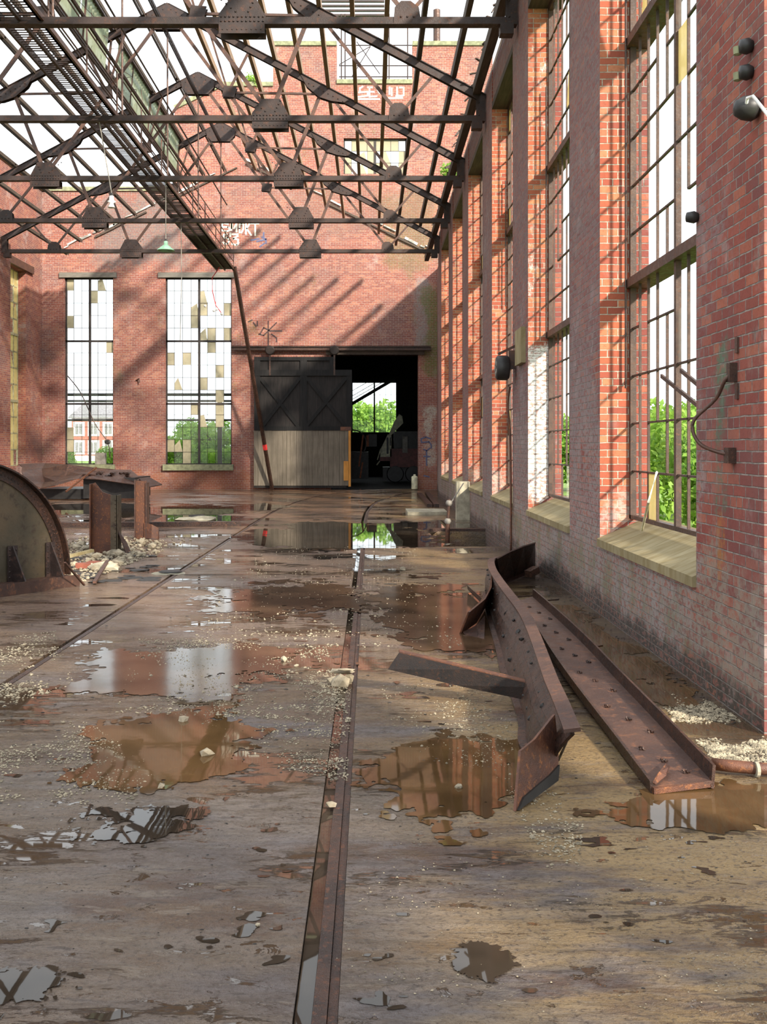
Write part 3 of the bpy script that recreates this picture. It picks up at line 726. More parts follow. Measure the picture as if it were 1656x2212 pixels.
for q in range(20):
    yy = 14+q*1.0; MB(I).tube([(-6.3,yy,11.0+random.uniform(0,.6)),(-6.1+random.uniform(-.2,.2),yy+random.uniform(-.5,.5),10.9+random.uniform(0,.7)),(-6.35,yy+random.uniform(.2,.7),11.2)], .008, 4).build('dangling_wire', M['steel2'], hd)

# lamps
def shade_lamp(loc, top, label, mat, r=.21, sway=0):
    L = thing('hanging_lamp', loc, label, 'lamp')
    prof = [(.02,.2),(.045,.19),(.05,.10),(.09,.08),(r*.6,.045),(r,-.02),(r+.012,-.045),(r-.012,-.04),(r*.55,.02),(.0,.05)]
    MB().lathe((0,0,0), prof, 24).build('lamp_shade', mat, L, True)
    MB().lathe((0,0,0), [(0,.26),(.03,.25),(.035,.18),(0,.18)], 10).build('lamp_cap', M['darkmetal'], L)
    MB().tube([(0,0,.25),(sway*.5,0,(.25+top-loc[2])/2),(sway,0,top-loc[2])], .012, 6).build('lamp_rod', M['wire'], L)
    return L
shade_lamp(at(358,538,25.25), 8.36, 'green enamel dome lamp hanging from a roof truss left of the catwalk', M['greenlamp'], .21)
shade_lamp(at(241,444,20.6), 8.3, 'small white broken lamp hanging on a wire, upper left', M['white'], .06, -.25)
tag(MB().tube([at(391,478,29.7), at(392,600,29.7), at(389,735,29.7)], .012, 5).build('power_cable', M['wire']), 'thin grey cable hanging before the left window next to the door', 'cable')
o = tag(MB().tube([at(474,577,38), at(458,600,38), at(459,630,38), at(466,660,38), at(478,676,38)], .018, 5).build('bulb_cord', M['redcord']), 'red cord with white bulbs hanging from the catwalk before the window', 'line')  # red cord carrying leftover white lamp bulbs
for x, y in ((443,661),(462,671),(468,668),(479,678)):
    MB().lathe(at(x,y,38), [(0,-.06),(.05,-.03),(.06,0),(.05,.03),(0,.06)], 10).build('white_bulb', M['white'], o, True)

# ------------------------------------------------------------------ sliding door
dr = tag(empty('door_1', (-3.0, YF-.2, 0)), 'sliding wooden door, black crossed panels above grey boards', kind='structure')
I = Matrix.Translation(-dr.location); Yd = YF-.2
def X(px): return (px-CX)/FX*Yd
def Z(py): return CH+(CY-py)/FX*Yd
MB(I).box((X(550),Yd,Z(930)),(X(757),Yd+.05,Z(806))).box((X(550),Yd,Z(806)),(X(722),Yd+.05,Z(771))).build('upper_boards', M['black_wood'], dr)
m = MB(I)
for ii, (x0_, x1_, y0_, y1_) in enumerate(((549,562,771,930),(748,760,805,930),(648,663,771,930),(549,722,771,779),(549,760,799,812),(549,757,921,930),(711,722,771,812))):
    m.box((X(x0_)+ii*.002,Yd-.05-ii*.003,Z(y1_)),(X(x1_)-ii*.002,Yd-.001*ii,Z(y0_)))
m.build('door_frame', M['door_frame'], dr)
for a, b_ in (((562,816),(645,922)),((648,816),(566,922)),((662,816),(748,922)),((748,816),(660,922))):
    qq = .03 if a[0] < b_[0] else .036
    MB(I).bar((X(a[0]),Yd-qq,Z(a[1])),(X(b_[0]),Yd-qq,Z(b_[1])),.05,.13).build('cross_brace', M['door_frame'], dr)
random.seed(4); x = 548.
while x < 752:
    wv = random.uniform(7,14); m = MB(I).box((X(x)+.006,Yd-.04-random.uniform(0,.012),Z(1049)),(X(min(x+wv,752)),Yd-.005,Z(930))); m.build('board', M['boards'], dr); x += wv
MB(I).box((X(548),Yd-.02,Z(1054)),(X(748),Yd+.03,Z(1048))).build('bottom_rail', M['black_wood'], dr)
MB(I).box((X(752.5),Yd-.07,Z(1051)),(X(757.5),Yd+.03,Z(930))).box((X(742),Yd-.075,Z(1038)),(X(752),Yd-.045,Z(996))).build('edge_board', M['orange_wood'], dr)
MB(I).box((X(735),Yd-.08,Z(930)),(X(758),Yd-.051,Z(922))).build('patch_board', M['rust'], dr)
for px in (583, 722):
    MB(I).box((X(px)-.035,Yd-.075,Z(811)),(X(px)+.035,Yd-.055,Z(756))).build('hanger_strap', M['rustdark'], dr)
    MB(I).lathe((X(px),Yd-.055,Z(757)), [(0,-.05),(.16,-.05),(.2,-.02),(.2,.0),(0,.0)], 16, 'y').build('roller', M['black_rust'], dr)
tr = MB().box((X(500),YF-.26,Z(749.5)+.0),(X(930),YF-.0,Z(747)+.0)).box((X(500),YF-.26,Z(757)),(X(930),YF-.17,Z(753.5))).box((X(500),YF-.20,Z(757)),(X(930),YF-.17,Z(748))).build('door_track', M['rustdark'])
tag(tr, 'long rusty door track running across the end wall above the sliding door', 'door track')

# dark room behind
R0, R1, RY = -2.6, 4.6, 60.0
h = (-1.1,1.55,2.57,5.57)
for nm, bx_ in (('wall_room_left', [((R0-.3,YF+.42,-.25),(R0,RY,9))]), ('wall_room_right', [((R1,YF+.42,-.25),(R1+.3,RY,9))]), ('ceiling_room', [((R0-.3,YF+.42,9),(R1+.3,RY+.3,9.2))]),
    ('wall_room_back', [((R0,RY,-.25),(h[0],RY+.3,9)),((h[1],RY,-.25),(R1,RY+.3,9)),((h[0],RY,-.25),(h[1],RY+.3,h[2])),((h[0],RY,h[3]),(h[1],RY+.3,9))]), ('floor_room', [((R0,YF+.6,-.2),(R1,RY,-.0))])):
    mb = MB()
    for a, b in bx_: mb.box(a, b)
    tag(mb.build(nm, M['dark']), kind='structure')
window(16, 'y', RY+.1, h[0], h[1], h[2], h[3], 8, 4, (), M['darkmetal'], M['darkmetal'], .0, .9, 3)['label'] = 'bright window at the far end of the dark room'
m = MB().bar((-1.5,59.2,4.0),(1.4,59.2,5.7),.1,.18); o = m.build('loading_beam', M['darkmetal']); tag(o, 'dark slanting beam crossing the bright window of the back room', 'beam')
MB().bar((-1.2,58.8,4.6),(.7,58.8,5.7),.02,.03).bar((-1.2,58.8,4.4),(.9,58.8,5.6),.02,.03).bar((-1.2,58.8,4.9),(.2,58.8,5.7),.02,.03).build('brace_rod', M['darkmetal'], o)
def mp(x, y, Y): return at(x, y, Y)
# crane-like red machine
mc = thing('red_machine', (1.9, 50, 0), 'faded red machine with cream panel and raised pale arm inside the dark doorway', 'machine')
I = Matrix.Translation(-mc.location)
MB(I).box((.95,49.6,.75),(2.45,51,1.65)).build('red_body', M['redpaint'], mc)
MB(I).box((.45,49.5,1.05),(1.05,50.6,1.25)).build('front_bumper', M['redpaint'], mc)
MB(I).prism([(.48,49.6,1.25),(1.02,49.6,1.25),(1.02,49.6,2.3),(.85,49.6,2.35),(.48,49.6,1.6)], (0,1,0), .8).build('cream_cab', M['cream'], mc)
MB(I).box((.78,49.57,1.4),(.88,49.6,2.2)).box((1.3,49.57,1.7),(1.5,49.6,2.1)).box((.93,49.57,1.8),(1.0,49.6,2.2)).build('cab_opening', M['darkmetal'], mc)
MB(I).prism([(.9,49.9,2.35),(1.0,49.9,2.3),(1.6,49.9,2.9),(1.55,49.9,3.25),(1.4,49.9,3.35),(1.15,49.9,2.95)], (0,1,0), .25).build('pale_arm', M['cream'], mc)
MB(I).bar((.33,49.7,1.1),(.5,49.7,1.65),.06,.05).bar((.3,49.7,.85),(.45,49.7,1.05),.06,.06).build('tow_bar', M['cream'], mc)
MB(I).box((1.15,50,1.65),(2.45,51,2.5)).build('engine_housing', M['darkmetal'], mc)
for x in (1.2, 2.1): MB(I).lathe((x,49.7,.42), [(0,-.12),(.38,-.12),(.42,-.05),(.42,.1),(0,.12)], 20, 'y').build('wheel', M['darkmetal'], mc)
MB(I).box((.6,49.8,.1),(2.5,50.9,.75)).build('chassis', M['darkmetal'], mc)
MB(I).box((1.55,49.56,1.45),(1.8,49.6,2.25)).build('grey_plate', M['wire'], mc)
mo = thing('orange_machine', (-.6, 49, 0), 'dark machine with orange frame pieces behind the sliding door edge', 'machine')
I = Matrix.Translation(-mo.location)
MB(I).box((-.95,48.8,.2),(-.1,49.8,1.5)).build('machine_base', M['darkmetal'], mo)
MB(I).lathe((-.85,48.9,1.9), [(.62,-.05),(.68,-.05),(.68,.05),(.62,.05),(.62,-.05)], 28, 'y').build('hoop', M['darkmetal'], mo)
MB(I).bar((-.55,48.75,.8),(-.35,48.75,2.3),.08,.22).build('orange_arm', M['orange'], mo)
MB(I).bar((-.5,48.75,.25),(-.38,48.75,1.0),.08,.14).build('orange_leg', M['orange'], mo)
MB(I).box((-.15,48.8,1.75),(.3,49.6,2.35)).build('dark_box', M['darkmetal'], mo)
MB(I).box((-.2,48.78,1.75),(-.08,48.8,2.3)).build('orange_strip', M['orange'], mo)
o = MB().lathe((1.78,41.15,.0), [(0,.02),(.12,.02),(.13,.05),(.13,.5),(.11,.54),(.05,.56),(.05,.62),(0,.62)], 16).build('white_canister', M['cream'], None, True); tag(o, 'cream canister standing at the right jamb of the doorway', 'canister')

# ------------------------------------------------------------------ exterior
def bush(name, c, R, n, mat, seed, leaf=.12, stem=True):
    rg = random.Random(seed); m = MB(); blobs = [(V((rg.uniform(-.6,.6)*R[0], rg.uniform(-.6,.6)*R[1], rg.uniform(-.35,.6)*R[2])), rg.uniform(.35,.6)) for _ in range(12)]
    for i in range(n):
        b, k = blobs[i % 12]; d = V((rg.gauss(0,1), rg.gauss(0,1), rg.gauss(0,1))).normalized()*rg.uniform(.6,1.05)*k
        p = b+V((d.x*R[0], d.y*R[1], d.z*R[2]))+V((0,0,R[2]*.9))
        a = V((rg.gauss(0,1), rg.gauss(0,1), rg.gauss(0,1))).normalized(); e = a.orthogonal().normalized(); s_ = leaf*rg.uniform(.6,1.4)
        m.add([p-a*s_, p+e*s_*.5, p+a*s_, p-e*s_*.5], [(0,1,2,3)])
    root = empty(name, c); m.build('foliage', mat, root, fix=False)
    t = MB()
    for q in range(4): t.tube([(0,0,0),(rg.uniform(-.3,.3)*R[0],rg.uniform(-.3,.3)*R[1],R[2]*.7),(rg.uniform(-.6,.6)*R[0],rg.uniform(-.5,.5)*R[1],R[2]*1.4)], .05, 5)
    t.build('stem', M['timber_dark'], root); return root
bp = bush('shrub', (0,0,0), (1.6,1.6,1.35), 6500, M['leaf'], 1, .085)
spots = [(6.6,17.8,1,'bright green shrub outside the nearest right window'), (6.2,13.5,.9,'shrub outside the nearest right window, closest to the camera'), (7.7,22.6,1.15,'taller shrub outside the nearest right window, behind the others'),
         (8.9,28,1.25,'shrub farther along outside the right wall'), (10.3,34.5,1.5,'second farthest shrub outside the right wall'), (9.3,45.5,1.5,'farthest shrub outside the right wall, seen in the second window')]
for i, (x, y, s, lab) in enumerate(spots):
    o = bp if i == 0 else copy_tree(bp); o.location = (x, y, -.25); o.scale = (s, s, s*.95); o.rotation_euler = (0,0,i*1.3); tag(o, lab, 'shrub', 'shrubs outside the right wall')
lab2 = ['shrub seen through the left part of the left end window', 'low shrub at the right part of the left end window', 'shrub behind the left edge of the wider end window', 'tallest shrub behind the wider end window', 'small shrub behind the right side of the wider end window', 'low shrub between the two end windows outside']
for i, (x, y, s) in enumerate(((-15.4,50,.75),(-13.6,54.5,.8),(-10.6,52.3,1.0),(-9.4,60.5,1.45),(-7.6,51.5,.75),(-17.5,56,.8))):
    o = copy_tree(bp); o.location = (x, y, -.25); o.scale = (s, s, s); o.rotation_euler = (0,0,i*2.1+.5); tag(o, lab2[i], 'shrub', 'shrubs behind the end wall')
lab3 = ['left low tree glimpsed through the dark room window', 'right low tree glimpsed through the dark room window', 'taller tree glimpsed behind through the dark room window']
for i, (x, y, s) in enumerate(((-2.0,66.5,1.1),(2.2,67,1.1),(.3,73.5,1.9))):
    o = copy_tree(bp); o.location = (x, y, -.25); o.scale = (s, s, s*1.1); o.rotation_euler = (0,0,i*1.1); tag(o, lab3[i], 'bush', 'greenery behind the dark room')
def house(x0, x1, y, zt_, lab, nw):
    root = thing('house', ((x0+x1)/2, y, -.25), lab, 'house', 'distant houses'); I = Matrix.Translation(-root.location)
    MB(I).box((x0,y,-.25),(x1,y+8,zt_)).build('wall', M['brick_out'], root)
    MB(I).prism([(x0-.4,y-.4,zt_),(x1+.4,y-.4,zt_),(x1-1.0,y+4,zt_+2.6),(x0+1.0,y+4,zt_+2.6)], (0,.01,1), .2).build('roof', M['roofgrey'], root)
    for k in range(nw):
        for z in (.9, 3.6):
            cx = x0+(k+.5)*(x1-x0)/nw
            f = MB(I).box((cx-.85,y-.1,z-.2),(cx+.85,y-.01,z+1.9)).build('window', M['white'], root)
            MB(I).box((cx-.5,y-.14,z+.1),(cx-.06,y-.1,z+1.6)).box((cx+.06,y-.14,z+.1),(cx+.5,y-.1,z+1.6)).build('pane', M['roofgrey'], f)
            f.parent = root
            for c in kids(f): c.parent = f
    MB(I).box((x0,y-.12,-.25),(x1,y-.02,.5)).build('porch', M['white'], root)
house(-44,-37.5,150,6.0,'distant red brick house at the left of the left end window',3)
house(-36.8,-32.5,150,6.6,'distant red brick house at the right of the left end window',2)
o = MB().tube([(-18,48,4.2),(-6.3,48,4.2)], .07, 8).tube([(-18,48,3.9),(-6.3,48,3.9)], .05, 8).tube([(-18,48,3.0),(-6.3,48,3.0)], .05, 8).box((-14.6,47.9,-.25),(-14.4,48.1,4.2)).box((-7.2,47.9,-.25),(-7.0,48.1,4.2)).build('pipe_rack', M['darkmetal']); tag(o, 'outdoor pipe rack crossing behind the two end windows', 'pipe rack')
# things on the roof of the tall building
o = MB().tube([at(943,98,44.5), at(943,22,44.5)], .16, 10).tube([at(943,40,44.5), at(943,44,44.5)], .2, 10).build('roof_stack', M['steel2']); tag(o, 'brown metal chimney pipe on the tall brick wall', 'chimney')
o = MB()
for x in (737, 745, 835, 840, 880): o.tube([at(x,182,43.5), at(x,30,43.5)], .03, 5)
for y in (60, 98, 142, 166): o.tube([at(732,y,43.5), at(892,y,43.5)], .025, 5)
o.tube([at(732,140,43.5), at(800,100,43.5)], .02, 5).tube([at(770,90,43.5), at(820,160,43.5)], .02, 5).tube([at(800,100,43.5),at(760,165,43.5)],.02,5)
for y in (0, 10, 20, 30): o.box(at(690,y,43.5), at(830,y+4,43.5)+V((0,.1,0)))
tag(o.build('scaffold', M['steel']), 'thin steel scaffold standing behind the notch in the tall wall', 'scaffold')
random.seed(1)
for x, y, Y, s, lab in ((545,190,41.4,.35,'weed growing on the tall wall top left of the notch'), (970,383,28.6,.3,'weed growing on the right eave')):
    rb = bush('weed', at(x, y, Y)+V((0,0,-.1)), (s,s,s), 500, M['leaf'], int(x), .05); tag(rb, lab, 'weed')

# ------------------------------------------------------------------ twisted girder (foreground right)
gd = thing('twisted_girder', (1.2, 8.5, 0), 'long buckled rusty plate girder lying on edge beside the right wall', 'girder')
I = Matrix.Translation(-gd.location)
Tpx = [(1075,1207,.36),(1062,1213,.36),(1064,1232,.36),(1078,1256,.36),(1100,1286,.35),(1130,1325,.34),(1152,1368,.34),(1172,1420,.33),(1192,1475,.33),(1213,1522,.32),(1238,1585,.32)]
Bpx = [(1092,1258),(1060,1268),(1052,1285),(1056,1308),(1064,1340),(1082,1400),(1094,1450),(1118,1505),(1136,1560),(1140,1612),(1192,1665)]
T = [fl(x, y, z) for x, y, z in Tpx]; B = [fl(x, y, .012) for x, y in Bpx]
def dens(P, k=4):
    out = []
    n = len(P)
    for i in range(n-1):
        p0, p1, p2, p3 = P[max(i-1,0)], P[i], P[i+1], P[min(i+2,n-1)]
        for j in range(k):
            t = j/k; out.append(.5*((2*p1)+(p2-p0)*t+(2*p0-5*p1+4*p2-p3)*t*t+(3*p1-p0-3*p2+p3)*t**3))
    return out+[P[-1]]
Td, Bd = dens(T), dens(B)
mids = []
w_ = MB(I)
R = 6; n = len(Td)
rows = [[Td[i].lerp(Bd[i], r/R)+V((0,0,0))+(Td[i]-Bd[i]).cross(V((0,1,0))).normalized()*.035*math.sin(math.pi*r/R)*(1+.8*noise.noise(Td[i]*1.3)) for i in range(n)] for r in range(R+1)]
for r in range(R): w_.strip(rows[r], rows[r+1], .016)
w_.build('web_plate', M['rustdark'], gd)
# top flange: flat strip across the top edge
def side(P, i):
    d = P[min(i+1,len(P)-1)]-P[max(i-1,0)]; d.z = 0; return V((d.y, -d.x, 0)).normalized()
FLW = .085
L_ = [Td[i]-side(Td,i)*(-.045)+V((0,0,.01)) for i in range(n)]; R_ = [Td[i]+side(Td,i)*(-.035)+V((0,0,.022)) for i in range(n)]
MB(I).strip(L_, R_, .018).build('top_flange', M['steel2'], gd)
m = MB(I)
for i in range(6, n-6, 1):
    if i % 2: continue
    for q in (.25, .7):
        p = Td[i].lerp(Bd[i], q); m.rock(p+V((-.03+random.uniform(-.01,.01),-.01+random.uniform(-.03,.03),.01+random.uniform(-.02,.02))), random.uniform(.008,.02), (1.4,.8,1), i)
m.build('rivet_stubs', M['blackbits'], gd)
# torn slots
# bottom flange
L_ = [Bd[i]+V((-.05,0,.003)) for i in range(8, n)]; R_ = [Bd[i]+V((.03,0,.012)) for i in range(8, n)]
MB(I).strip(L_, R_, .014).build('bottom_flange', M['rustdark'], gd)
# stiffener
MB(I).prism([fl(1131,1340,.30),fl(1136,1345,.30),fl(1132,1432,.05),fl(1112,1450,.02),fl(1092,1450,.02),fl(1092,1400,.10)], (.4,.6,0), .012).build('stiffener', M['steel2'], gd)
# far end plate turned to the wall
A = [at(1072,1207,12.1), at(1100,1192,12.3), at(1130,1180,12.5), at(1155,1173,12.75)]
Bb = [fl(1082,1258,.01), fl(1110,1247,.01), fl(1135,1236,.01), fl(1155,1226,.01)]
MB(I).strip(A, Bb, .016).build('end_plate', M['rustdark'], gd)
A2 = [a+V((.0,-.06,.01)) for a in A]; MB(I).strip(A, A2, .014).build('end_flange', M['steel2'], gd)
MB(I).strip([b_+V((0,0,.012)) for b_ in Bb], [b_+V((.02,-.14,.004)) for b_ in Bb], .014).build('end_bottom_flange', M['steel2'], gd)
# flap near, two-tone plate
A_, B_, C_ = fl(1193,1543,.33), fl(1197,1688,.02), fl(1108,1752,0)
N_ = (B_-A_).cross(C_-A_).normalized(); CAM = V((0,0,CH))
if N_.y > 0: N_ = -N_
def onp(x, y, off=0.):
    d = V(((x-CX)/FX, 1, (CY-y)/FX)); return CAM+d*((A_-CAM).dot(N_)/d.dot(N_))+N_*off
MB(I).prism([onp(*q) for q in ((1193,1543),(1198,1590),(1201,1640),(1197,1688),(1150,1722),(1108,1752),(1112,1700),(1119,1622),(1150,1597))], N_, .014).build('torn_plate', M['rust'], gd)
MB(I).prism([onp(q[0], q[1], .014) for q in ((1199,1652),(1196,1686),(1150,1720),(1110,1750),(1122,1722),(1150,1698),(1178,1675))], N_, .012).build('plate_crust', M['blackbits'], gd)
MB(I).prism([fl(1222,1600,.2), fl(1226,1602,.2), fl(1207,1645,.02), fl(1203,1640,.03)], (.3,.5,0), .01).build('torn_strip', M['stone'], gd)
# orange plate on far left
MB(I).strip([fl(1062,1242,.34), fl(1060,1268,.30), fl(1047,1293,.25), fl(1012,1322,.22)], [fl(1052,1290,.02), fl(1048,1310,.02), fl(1028,1345,.02), fl(993,1370,.0)], .014).build('bent_side_plate', M['rust'], gd)
MB(I).strip([fl(1047,1330,.06), fl(1028,1352,.05), fl(1000,1366,.02)], [fl(1045,1382,.0), fl(1030,1378,.0), fl(1010,1374,.0)], .012).build('side_scrap', M['steel2'], gd)
MB(I).prism([fl(1008,1264,.12), fl(1040,1292,.12), fl(1036,1300,.02), fl(1010,1274,.02)], (.1,.3,0), .03).build('side_stub', M['rustdark'], gd)
MB(I).bar(at(1140,1240,12.3), at(1158,1230,12.4), .10, .08).build('end_stub', M['rustdark'], gd)
for i in range(4):
    p = fl(1095+i*13, 1330+i*22, .22); MB(I).rock(p, .03, (1,1,1.5), i).build('rivet_lump', M['blackbits'], gd)
# angle bar sticking out left
ab = thing('angle_bar', fl(1100,1500,.0), 'dark steel angle bar resting on the buckled girder and sticking out to the left', 'steel bar')
I2 = Matrix.Translation(-ab.location)
a0, a1 = at(862,1410,6.95), at(1172,1484,6.55); b0, b1 = at(838,1446,6.95), at(1142,1513,6.6)
MB(I2).strip([a0, a0.lerp(a1,.5), a1], [b0, b0.lerp(b1,.5)+V((0,0,-.005)), b1], .014).build('angle_leg', M['black_rust'], ab)
MB(I2).strip([a0, a1], [a0+V((.0,.09,.0)), a1+V((.0,.09,.0))], .014).build('angle_flange', M['rust'], ab)
# channel
ch = thing('steel_channel', (1.55, 7, 0), 'long rusty steel channel lying flat like a trough between the buckled girder and the wall', 'steel channel')
I = Matrix.Translation(-ch.location)
LL = [fl(1408,1702,.03), fl(1330,1598,.05), fl(1240,1480,.08), fl(1190,1408,.10), fl(1148,1340,.12), fl(1118,1300,.12)]
RR = [fl(1538,1690,.04), fl(1436,1580,.06), fl(1330,1468,.08), fl(1265,1398,.10), fl(1205,1340,.12), fl(1150,1290,.12)]
LL, RR = dens(LL), dens(RR)
MB(I).strip(LL, RR, .016).build('channel_web', M['steel2'], ch)
FH = .085
MB(I).strip([p+V((-.0,0,-.03)) for p in LL], [p+V((-.004,0,.035)) for p in LL], .016).build('left_flange', M['rustdark'], ch)
MB(I).strip([p+V((0,0,-.03)) for p in RR], [p+V((.01,0,FH)) for p in RR], .016).build('right_flange', M['rustdark'], ch)
k = 0
for i in range(1, len(LL)-2):
    t = (.3, .7, .5)[i % 3]
    p = LL[i].lerp(RR[i], t); mm = MB(I)
    for q in range(5): a = q*1.26; mm.rock(p+V((math.cos(a)*.013, math.sin(a)*.013, .012+.004*(q%3))), .0085, (1,1,1), i+q)
    mm.build('burst_rivet', M['rustdark'], ch)
MB(I).strip([fl(1408,1692,.05), fl(1422,1668,.085), fl(1438,1650,.075)], [fl(1415,1694,.05), fl(1438,1676,.06), fl(1446,1655,.08)], .006).build('rust_flake', M['rust'], ch)
MB(I).bar(fl(1410,1708,.02), fl(1540,1692,.03), .02, .03).build('ragged_end', M['rust'], ch)
# pipe at right
pp = MB().tube([fl(1538,1650,.045), fl(1580,1655,.05), fl(1640,1660,.04), fl(1700,1665,.04)], .032, 12).build('rusty_pipe', M['rust'], None, True); tag(pp, 'rusty pipe end lying at the foot of the right wall beyond the channel', 'pipe')
MB().tube([fl(1630,1662,.04), fl(1637,1662,.04)], .04, 12).build('pipe_collar', M['concrete'], pp)

# ------------------------------------------------------------------ boiler plate at left
bl = thing('boiler_end', (-4.6, 12.6, 0), 'half-round riveted steel tank end standing on a channel at the left edge', 'tank end')
bx, by = -4.576, 11.517
ang = math.radians(-14); Rm = Matrix.Translation((bx-bl.location.x, by-bl.location.y, .12)) @ Matrix.Rotation(math.radians(58), 4, 'Z')
Rr = 1.43; pts = [(Rr*math.cos(a), Rr*math.sin(a)) for a in [math.pi*i/40 for i in range(41)]]
MB(Rm).prism([(x,0,z) for x, z in pts], (0,1,0), .02).build('plate', M['plate'], bl)
MB(Rm).strip([(x,-.10,z) for x, z in pts], [(x,.16,z) for x, z in pts], .02).build('rim', M['rustdark'], bl)
m = MB(Rm).strip([(x*.90,-.012,z*.90) for x, z in pts], [(x*.985,-.012,z*.985) for x, z in pts], .014)
for i in range(1, 80):
    a = math.pi*i/80; m.dome((Rr*.945*math.cos(a),-.02,Rr*.945*math.sin(a)), .014)
m.build('riveted_ring', M['rustdark'], bl)
MB(Rm).box((-1.7,-.28,-.10),(1.40,.12,-.08)).box((-1.7,-.30,-.12),(1.40,-.28,.02)).box((-1.7,-.28,-.02),(1.40,.1,.0)).build('base_channel', M['steel2'], bl)
for x in (.05, .607, 1.17):
    m = MB(Rm).prism([(x,-.02,.0),(x,-.27,.0),(x,-.04,.42),(x,-.02,.42)], (1,0,0), .02).box((x-.06,-.035,0),(x+.08,-.02,.42))
    for q in range(6): m.dome((x-.035,-.037,.05+.065*q), .013); m.dome((x+.055,-.037,.05+.065*q), .013)
    m.build('bracket', M['steel'], bl)
# ------------------------------------------------------------------ stumps, collapsed sheet, loose steel
st = thing('column_stump', fl(230,1195), 'wider cut-off riveted steel column stump standing in the rubble', 'column stump')
I = Matrix.Translation(-st.location); s = st.location
m = MB(I); zt_ = 1.12
m.prism([(s.x-.22,s.y-.05,0),(s.x+.10,s.y-.08,0),(s.x+.10,s.y-.08,zt_-.18),(s.x-.05,s.y-.07,zt_-.13),(s.x-.17,s.y-.05,zt_+.02),(s.x-.22,s.y-.05,zt_)], (0,1,0), .02).build('web', M['rust'], st)
m = MB(I).box((s.x+.10,s.y-.14,0),(s.x+.20,s.y-.12,zt_-.18)).box((s.x+.19,s.y-.14,0),(s.x+.21,s.y+.12,zt_-.18))
for q in range(13): m.dome((s.x+.175,s.y-.142,.08+q*.065), .012)
m.build('riveted_angle', M['plate'], st)
MB(I).box((s.x-.24,s.y-.14,0),(s.x-.22,s.y+.14,zt_+.0)).build('flange', M['rust'], st)
MB(I).strip([(s.x+.2,s.y-.1,.38),(s.x+.27,s.y-.1,.2),(s.x+.33,s.y-.1,.02)], [(s.x+.2,s.y+.1,.3),(s.x+.3,s.y+.1,.16),(s.x+.38,s.y+.06,.0)], .014).build('curled_foot', M['steel2'], st)
st = thing('column_stump', fl(308,1163), 'narrower rusty steel column stump with a curled foot behind the wider stump', 'column stump')
I = Matrix.Translation(-st.location); s = st.location; zt_ = 1.08
MB(I).box((s.x-.12,s.y-.08,0),(s.x+.09,s.y-.06,zt_)).build('web', M['rust'], st)
MB(I).box((s.x+.08,s.y-.12,0),(s.x+.10,s.y+.12,zt_-.03)).build('flange', M['steel2'], st)
MB(I).box((s.x-.13,s.y-.12,0),(s.x-.11,s.y+.12,zt_+.02)).build('flange', M['steel2'], st)
MB(I).strip([(s.x+.05,s.y-.1,.30),(s.x+.2,s.y-.12,.27),(s.x+.32,s.y-.1,.2),(s.x+.33,s.y-.1,.02)], [(s.x+.05,s.y-.1,.0),(s.x+.2,s.y-.16,.02),(s.x+.31,s.y-.13,.0),(s.x+.33,s.y-.1,.0)], .016).build('curled_foot', M['rust'], st)
cs = thing('collapsed_sheet', (-10.5, 34, 0), 'crumpled brown sheet-metal casing collapsed on the floor below the left windows', 'sheet metal')
I = Matrix.Translation(-cs.location); YS = 33.0
top = [(40,1003),(95,1004),(150,1005),(200,1008),(250,1012),(285,1016),(300,1036)]
low = [(58,1040),(90,1052),(120,1050),(165,1038),(215,1036),(260,1040),(300,1046)]
Aa = [at(x, y, YS+2.2*(.6+.4*math.sin(i*1.7))) for i, (x, y) in enumerate(top)]; Bb = [at(x, y, YS-.3+.25*math.sin(i*2.1)) for i, (x, y) in enumerate(low)]
m = MB(I); n = len(Aa); rr = [[Aa[i].lerp(Bb[i], r/4)+V((0,.18*math.sin(i*2.3+r*1.9),.05*math.sin(i*1.3+r))) for i in range(n)] for r in range(5)]
for r in range(4): m.strip(rr[r], rr[r+1], .02)
m.build('crumpled_sheet', M['steel2'], cs)
MB(I).box((at(75,0,YS).x,YS+.3,.02),(at(178,0,YS).x,YS+2.4,.35)).box((at(178,0,YS).x,YS+.1,.05),(at(290,0,YS).x,YS+2.4,at(0,1032,YS).z)).build('dark_casing', M['darkmetal'], cs)
m = MB(I); random.seed(21)
for q in range(26): p = at(random.uniform(200,285), random.uniform(1020,1032), YS+random.uniform(.1,.8)); m.rock(p, random.uniform(.04,.12), (1.3,1,.6), q)
m.build('rusted_scraps', M['rustdark'], cs)
MB(I).bar(at(142,1062,YS-1.5), at(208,1010,YS-.1), .04, .05).build('loose_strut', M['rust'], cs)
MB(I).prism([at(300,1035,YS),at(322,1032,YS+.3),at(350,1048,YS-.2),at(318,1054,YS-.4)], (0,0,1), .03).build('bent_tail', M['steel2'], cs)
o = MB().bar(fl(112,1134,.06), fl(520,1131,.05), .10, .10).build('loose_rail', M['rustdark']); tag(o, 'long straight rusty bar lying across the floor behind the stumps', 'steel bar')
o = MB().rock(fl(428,1122,.03), .32, (1.5,.9,.25), 4, 2).build('concrete_lump', M['concrete']); tag(o, 'flat broken concrete lump beside the long bar', 'concrete lump')
MB().lathe(fl(425,1123,.0)+V((0,0,.085)), [(0,.01),(.16,.01),(.18,.03),(.2,.0)], 14).build('dark_hollow', M['blackbits'], o)
